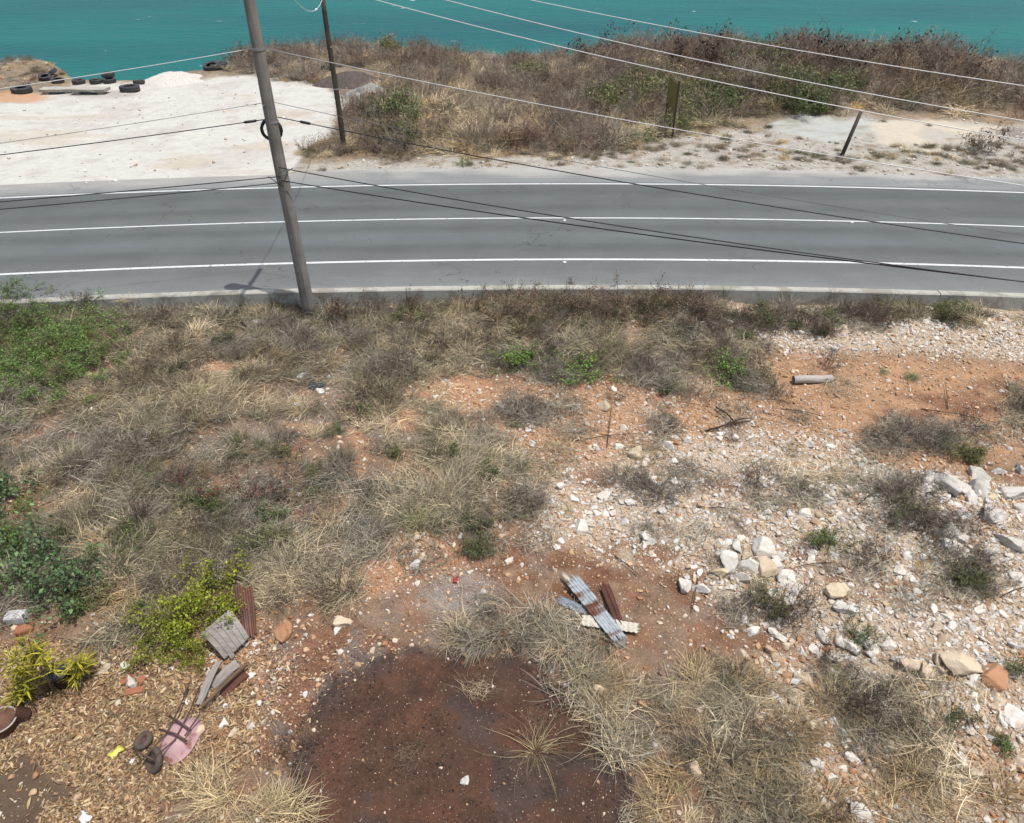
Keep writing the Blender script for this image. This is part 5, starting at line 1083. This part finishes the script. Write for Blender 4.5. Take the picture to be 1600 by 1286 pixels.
# ------------------------------------------------------------------ boards and rusty sheet beside the vine bush
def board_panel():
    c = [above(358, 952, .38), above(312, 992, .30), above(353, 1034, .06), above(391, 998, .14)]          # top, left, bottom, right
    g0 = c[2].copy(); g0.z = gz(g0.x, g0.y)
    t = thing('board_panel', 'curved panel of weathered grey boards leaning beside the vine bush', 'boards', g0); n = 6
    for k_ in range(n):
        v0, v1 = k_ / n + .005, (k_ + 1) / n - .005; b_ = MB(); vs = []; m_ = 9; e = random.uniform(-.06, .04)
        for i in range(m_):
            u = i / (m_ - 1) * (1 + e)
            for v in (v0, v1):
                p = c[0].lerp(c[3], v).lerp(c[1].lerp(c[2], v), 0) if False else None
                top = c[1].lerp(c[0], v); bot = c[2].lerp(c[3], v); p = top.lerp(bot, u) + Vector((0, 0, .13 * math.sin(u * 3.1) + .006 * (k_ % 2)))
                vs += [p - g0, p - g0 - Vector((0, 0, .022))]
        fs = []
        for i in range(m_ - 1):
            o = i * 4; fs += [(o, o + 2, o + 6, o + 4), (o + 1, o + 5, o + 7, o + 3), (o, o + 4, o + 5, o + 1), (o + 2, o + 3, o + 7, o + 6)]
        fs += [(0, 1, 3, 2), ((m_ - 1) * 4, (m_ - 1) * 4 + 2, (m_ - 1) * 4 + 3, (m_ - 1) * 4 + 1)]
        b_.add(vs, fs); link('plank', b_.mesh('plank', M_GREYWOOD), t)
board_panel()
corr('dark rust-red corrugated sheet standing in the grass behind the grey boards', (378, 918), (388, 995), .30, M_RUSTY, (.35, .12), 4, .03, roll=-.3)
def plank(a, b2, wd, th, lift, mat, label):
    A_, B_ = above(*a, lift[0]), above(*b2, lift[1]); d = B_ - A_; q = d.to_track_quat('X', 'Z'); b_ = MB(); L_ = d.length; n = 6; vs = []
    for i in range(n):
        x_ = L_ * i / (n - 1); z_ = .015 * math.sin(i)
        for (y_, zz) in ((-wd / 2, -th / 2), (wd / 2, -th / 2), (wd / 2, th / 2), (-wd / 2, th / 2)): vs.append((x_ + random.uniform(-.01, .01), y_ + random.uniform(-.006, .006), zz + z_))
    fs = [(i * 4 + j, i * 4 + (j + 1) % 4, i * 4 + 4 + (j + 1) % 4, i * 4 + 4 + j) for i in range(n - 1) for j in range(4)] + [(3, 2, 1, 0), tuple((n - 1) * 4 + j for j in range(4))]
    b_.add(vs, fs); o = link('plank', b_.mesh('plank', mat), loc=A_); o.rotation_mode = 'QUATERNION'; o.rotation_quaternion = q; return tag(o, label, 'plank')
plank((342, 1034), (310, 1100), .09, .03, (.22, .10), M_GREYWOOD, 'narrow grey plank pointing from the boards to the pink barrow'); plank((330, 1048), (312, 1090), .06, .03, (.06, .05), M_GREYWOOD, 'short grey batten under the narrow grey plank')
plank((372, 1036), (330, 1072), .16, .025, (.12, .06), M_GREYWOOD, 'wide grey plank below the curved board panel'); plank((386, 1038), (314, 1104), .05, .035, (.16, .14), M_BROWNWOOD, 'long thin brown batten beside the wide grey plank')
plank((383, 1050), (345, 1085), .20, .02, (.05, .04), M_RUSTY, 'flat rusty brown board at the edge of the path')

# ------------------------------------------------------------------ overturned wheelbarrow
g = ground(283, 1158); A_, B_ = ground(302, 1122), ground(262, 1192); d = B_ - A_; ang = math.atan2(d.y, d.x); ln = d.length; sc = ln / 1.0
t = thing('wheelbarrow', 'overturned barrow with a faded pink tray and two loose wheels on top', 'wheelbarrow', (g.x, g.y, g.z + .02), (0, 0, ang)); t.rotation_euler[0] = .12
M_PINK = simple_mat('faded_pink_paint', alb(198, 160, 160), .7, .2, 4, spots=(alb(160, 112, 98), 5.0, .55)); M_FRAME = simple_mat('dark_tube_steel', alb(92, 68, 60), .75, .35); M_TYREB = simple_mat('dusty_tyre', alb(92, 82, 70), .85, .25, 10)
V = []; F = []; nu, nv = 14, 40
for side in (0, 1):
    for i in range(nu + 1):
        u = i / nu
        for k_ in range(nv):
            a = 2 * math.pi * k_ / nv; r_ = 1 - .0 * u; cx = math.copysign(abs(math.cos(a)) ** .8, math.cos(a)); sy = math.copysign(abs(math.sin(a)) ** .85, math.sin(a))
            prof = (u ** .8); z_ = .20 * (1 - u ** 3.0) + .01 * math.sin(3 * a) * u
            if i == nu: prof = 1.03; z_ = .012
            V.append((cx * prof * ln * .5 * 1.02, sy * prof * .25, z_ - side * .006))
o_ = (nu + 1) * nv
for i in range(nu):
    for k_ in range(nv):
        p, q = i * nv + k_, i * nv + (k_ + 1) % nv; F.append((p, q, q + nv, p + nv)); F.append((o_ + p, o_ + p + nv, o_ + q + nv, o_ + q))
link('tray', np_mesh('tray', V, F, M_PINK, True), t)
def frame_bar(P, r=.011):
    b_ = MB(); b_.tube(P, r, 8); link('frame_bar', b_.mesh('frame_bar', M_FRAME, True), t)
frame_bar([(-.75, -.28, .12), (-.35, -.14, .225), (.05, -.1, .235), (.34, -.20, .23), (.5, -.28, .2)]); frame_bar([(-.78, -.10, .12), (-.3, .06, .235), (.12, .08, .235), (.38, -.05, .24)])
frame_bar([(-.2, -.2, .24), (-.12, .02, .26), (-.05, .22, .22)], .017); frame_bar([(.0, -.24, .24), (.05, .05, .265), (.1, .24, .2)], .017); frame_bar([(-.3, .22, .21), (.05, .2, .24)]); frame_bar([(.28, -.5, .2), (.36, -.3, .24), (.42, -.05, .24)], .012)
def wheel(px, py, r, rot):
    p = above(px, py, .13); inv = Matrix.Rotation(-ang, 3, 'Z'); loc = inv @ (p - Vector((g.x, g.y, g.z + .02)))
    b_ = MB(); tor = [(r - .045 + .045 * math.cos(x_), .042 * math.sin(x_)) for x_ in np.linspace(0, 2 * math.pi, 11)[:-1]]; b_.lathe(tor, 32, True, None, lambda k, j: -.004 if k % 2 and j in (0, 1, 9) else 0)
    o = link('wheel', b_.mesh('wheel', M_TYREB, True), t, loc, rot)
    b_ = MB(); b_.lathe([(.0, .02), (.035, .02), (.05, .008), (r - .09, .012), (r - .075, .03), (r - .07, .0), (r - .075, -.03), (r - .09, -.012), (.05, -.008), (.035, -.02), (0, -.02)], 24, False); link('rim', b_.mesh('rim', M_FRAME, True), o)
wheel(223, 1154, .14, (.12, .1, 0)); wheel(241, 1187, .18, (.75, .35, .6))

# ------------------------------------------------------------------ pots, blocks and litter at the left
M_TERRA = simple_mat('rusty_metal', alb(118, 82, 64), .8, .35, 6, spots=(alb(150, 142, 134), 4, .6)); M_BLACKP = simple_mat('black_plastic', (.03, .03, .033), .5, .2); M_BRICK = simple_mat('red_brick', alb(172, 112, 82), .9, .25, 8, bump=.006); M_PALEB = simple_mat('pale_block', alb(206, 206, 204), .9, .12, 8)
def pot(px, py, r, h, mat, label, rim, rot=(0, 0, 0), lift=0):
    p = ground(px, py); b_ = MB(); b_.lathe([(0, .02), (r * .8, 0), (r, h * .96), (r * 1.06, h * .96), (r * 1.06, h), (r * .95, h), (r * .9, h * .75), (0, h * .72)], 26, False)
    t = thing('pot', label, 'pot', (p.x, p.y, p.z - .02 + lift), rot); link('body', b_.mesh('body', mat, True), t)
    b_ = MB(); b_.lathe([(r * 1.05, h * .95), (r * 1.1, h * .97), (r * 1.08, h * 1.03), (r * .96, h * 1.02)], 26); link('rim', b_.mesh('rim', rim, True), t)
pot(10, 1138, .2, .24, M_TERRA, 'wide rusty metal pot with a grey rim in the leaf litter', M_CONC); pot(48, 1120, .11, .2, M_TERRA, 'small rusty can tipped over beside the wide rusty pot', M_TERRA, (.3, -.9, 0), .08); pot(103, 1070, .13, .34, M_BLACKP, 'tall black plastic pot under the yellow canes', M_BLACKP)
def block(px, py, sz, rz, mat, label, cat, name, lift=0.0, tilt=0.0):
    import bmesh
    p = ground(px, py); bm = bmesh.new(); bmesh.ops.create_cube(bm, size=1); bmesh.ops.scale(bm, vec=sz, verts=bm.verts); bmesh.ops.bevel(bm, geom=bm.edges[:], offset=min(sz) * .12, segments=2, affect='EDGES')
    for v in bm.verts: v.co += Vector((random.uniform(-1, 1), random.uniform(-1, 1), random.uniform(-1, 1))) * min(sz) * .05
    me = bpy.data.meshes.new(name); bm.to_mesh(me); bm.free(); me.materials.append(mat)
    return tag(link(name, me, loc=(p.x, p.y, p.z + sz[2] / 2 - .02 + lift), rot=(tilt, tilt * .5, rz)), label, cat)
block(28, 968, (.32, .2, .16), .1, M_PALEB, 'pale grey concrete block under the broad-leaved thicket', 'block', 'concrete_block'); block(40, 985, (.26, .16, .1), .4, M_BRICK, 'orange-red brick below the pale concrete block', 'brick', 'brick')
block(212, 1082, (.24, .12, .08), .25, M_BRICK, 'whole red brick in the leaf litter under the broken white rock', 'brick', 'brick'); block(200, 1062, (.2, .12, .08), .9, M_BRICK, 'broken red brick behind the whole red brick', 'brick', 'brick'); block(222, 1064, (.13, .11, .08), -.4, M_BRICK, 'half red brick beside the broken white rock', 'brick', 'brick')
M_PLAS = simple_mat('white_plastic', alb(236, 238, 238), .4, .05); M_YEL = simple_mat('yellow_plastic', alb(224, 214, 90), .5, .2); M_REDP = simple_mat('red_plastic', alb(176, 52, 56), .5, .1)
def scrap(px, py, s_, mat, label, cat='litter', group=None):
    p = ground(px, py); b_ = MB(); n = 6; vs = []
    for i in range(n):
        for j in range(n): vs.append(((i / (n - 1) - .5) * s_ * (1 + .2 * random.random()), (j / (n - 1) - .5) * s_ * .55 * (1 + .3 * random.random()), s_ * .18 * (1 + random.uniform(-1, 1)) + .02))
    b_.add(vs, [(i * n + j, (i + 1) * n + j, (i + 1) * n + j + 1, i * n + j + 1) for i in range(n - 1) for j in range(n - 1)])
    o = tag(link('plastic_scrap', b_.mesh('plastic_scrap', mat, True), loc=p, rot=(0, 0, random.uniform(0, 6))), label, cat, group); md = o.modifiers.new('thickness', 'SOLIDIFY'); md.thickness = .004
scrap(183, 1178, .17, M_YEL, 'crumpled yellow plastic wrapper in the leaf litter'); scrap(208, 1190, .08, M_PLAS, 'small white plastic scrap in the leaf litter by the barrow wheels'); scrap(133, 1280, .18, M_PLAS, 'crumpled white plastic bag at the edge of the leaf litter'); scrap(712, 908, .12, M_REDP, 'red plastic scrap on the grey ash patch')
GW = 'white litter in the dry grass'
for k_, a in enumerate([(253, 607), (258, 614), (125, 640), (465, 632), (470, 590), (478, 586), (617, 558), (538, 478), (240, 545), (330, 532)]):
    scrap(*a, random.uniform(.13, .2), M_PLAS, 'white plastic scrap caught in the broad dry grass', group=GW)
b_ = ground(492, 605); tag(link('rubber_mat', rock_mesh('rubber_mat', 77, 3, .5, 6, .02), loc=(b_.x, b_.y, b_.z), scale=(.55, .45, .35)), 'dark crumpled sheet of rubber lying in the grey brush', 'rubber sheet')['tint'] = [.05, .055, .055]
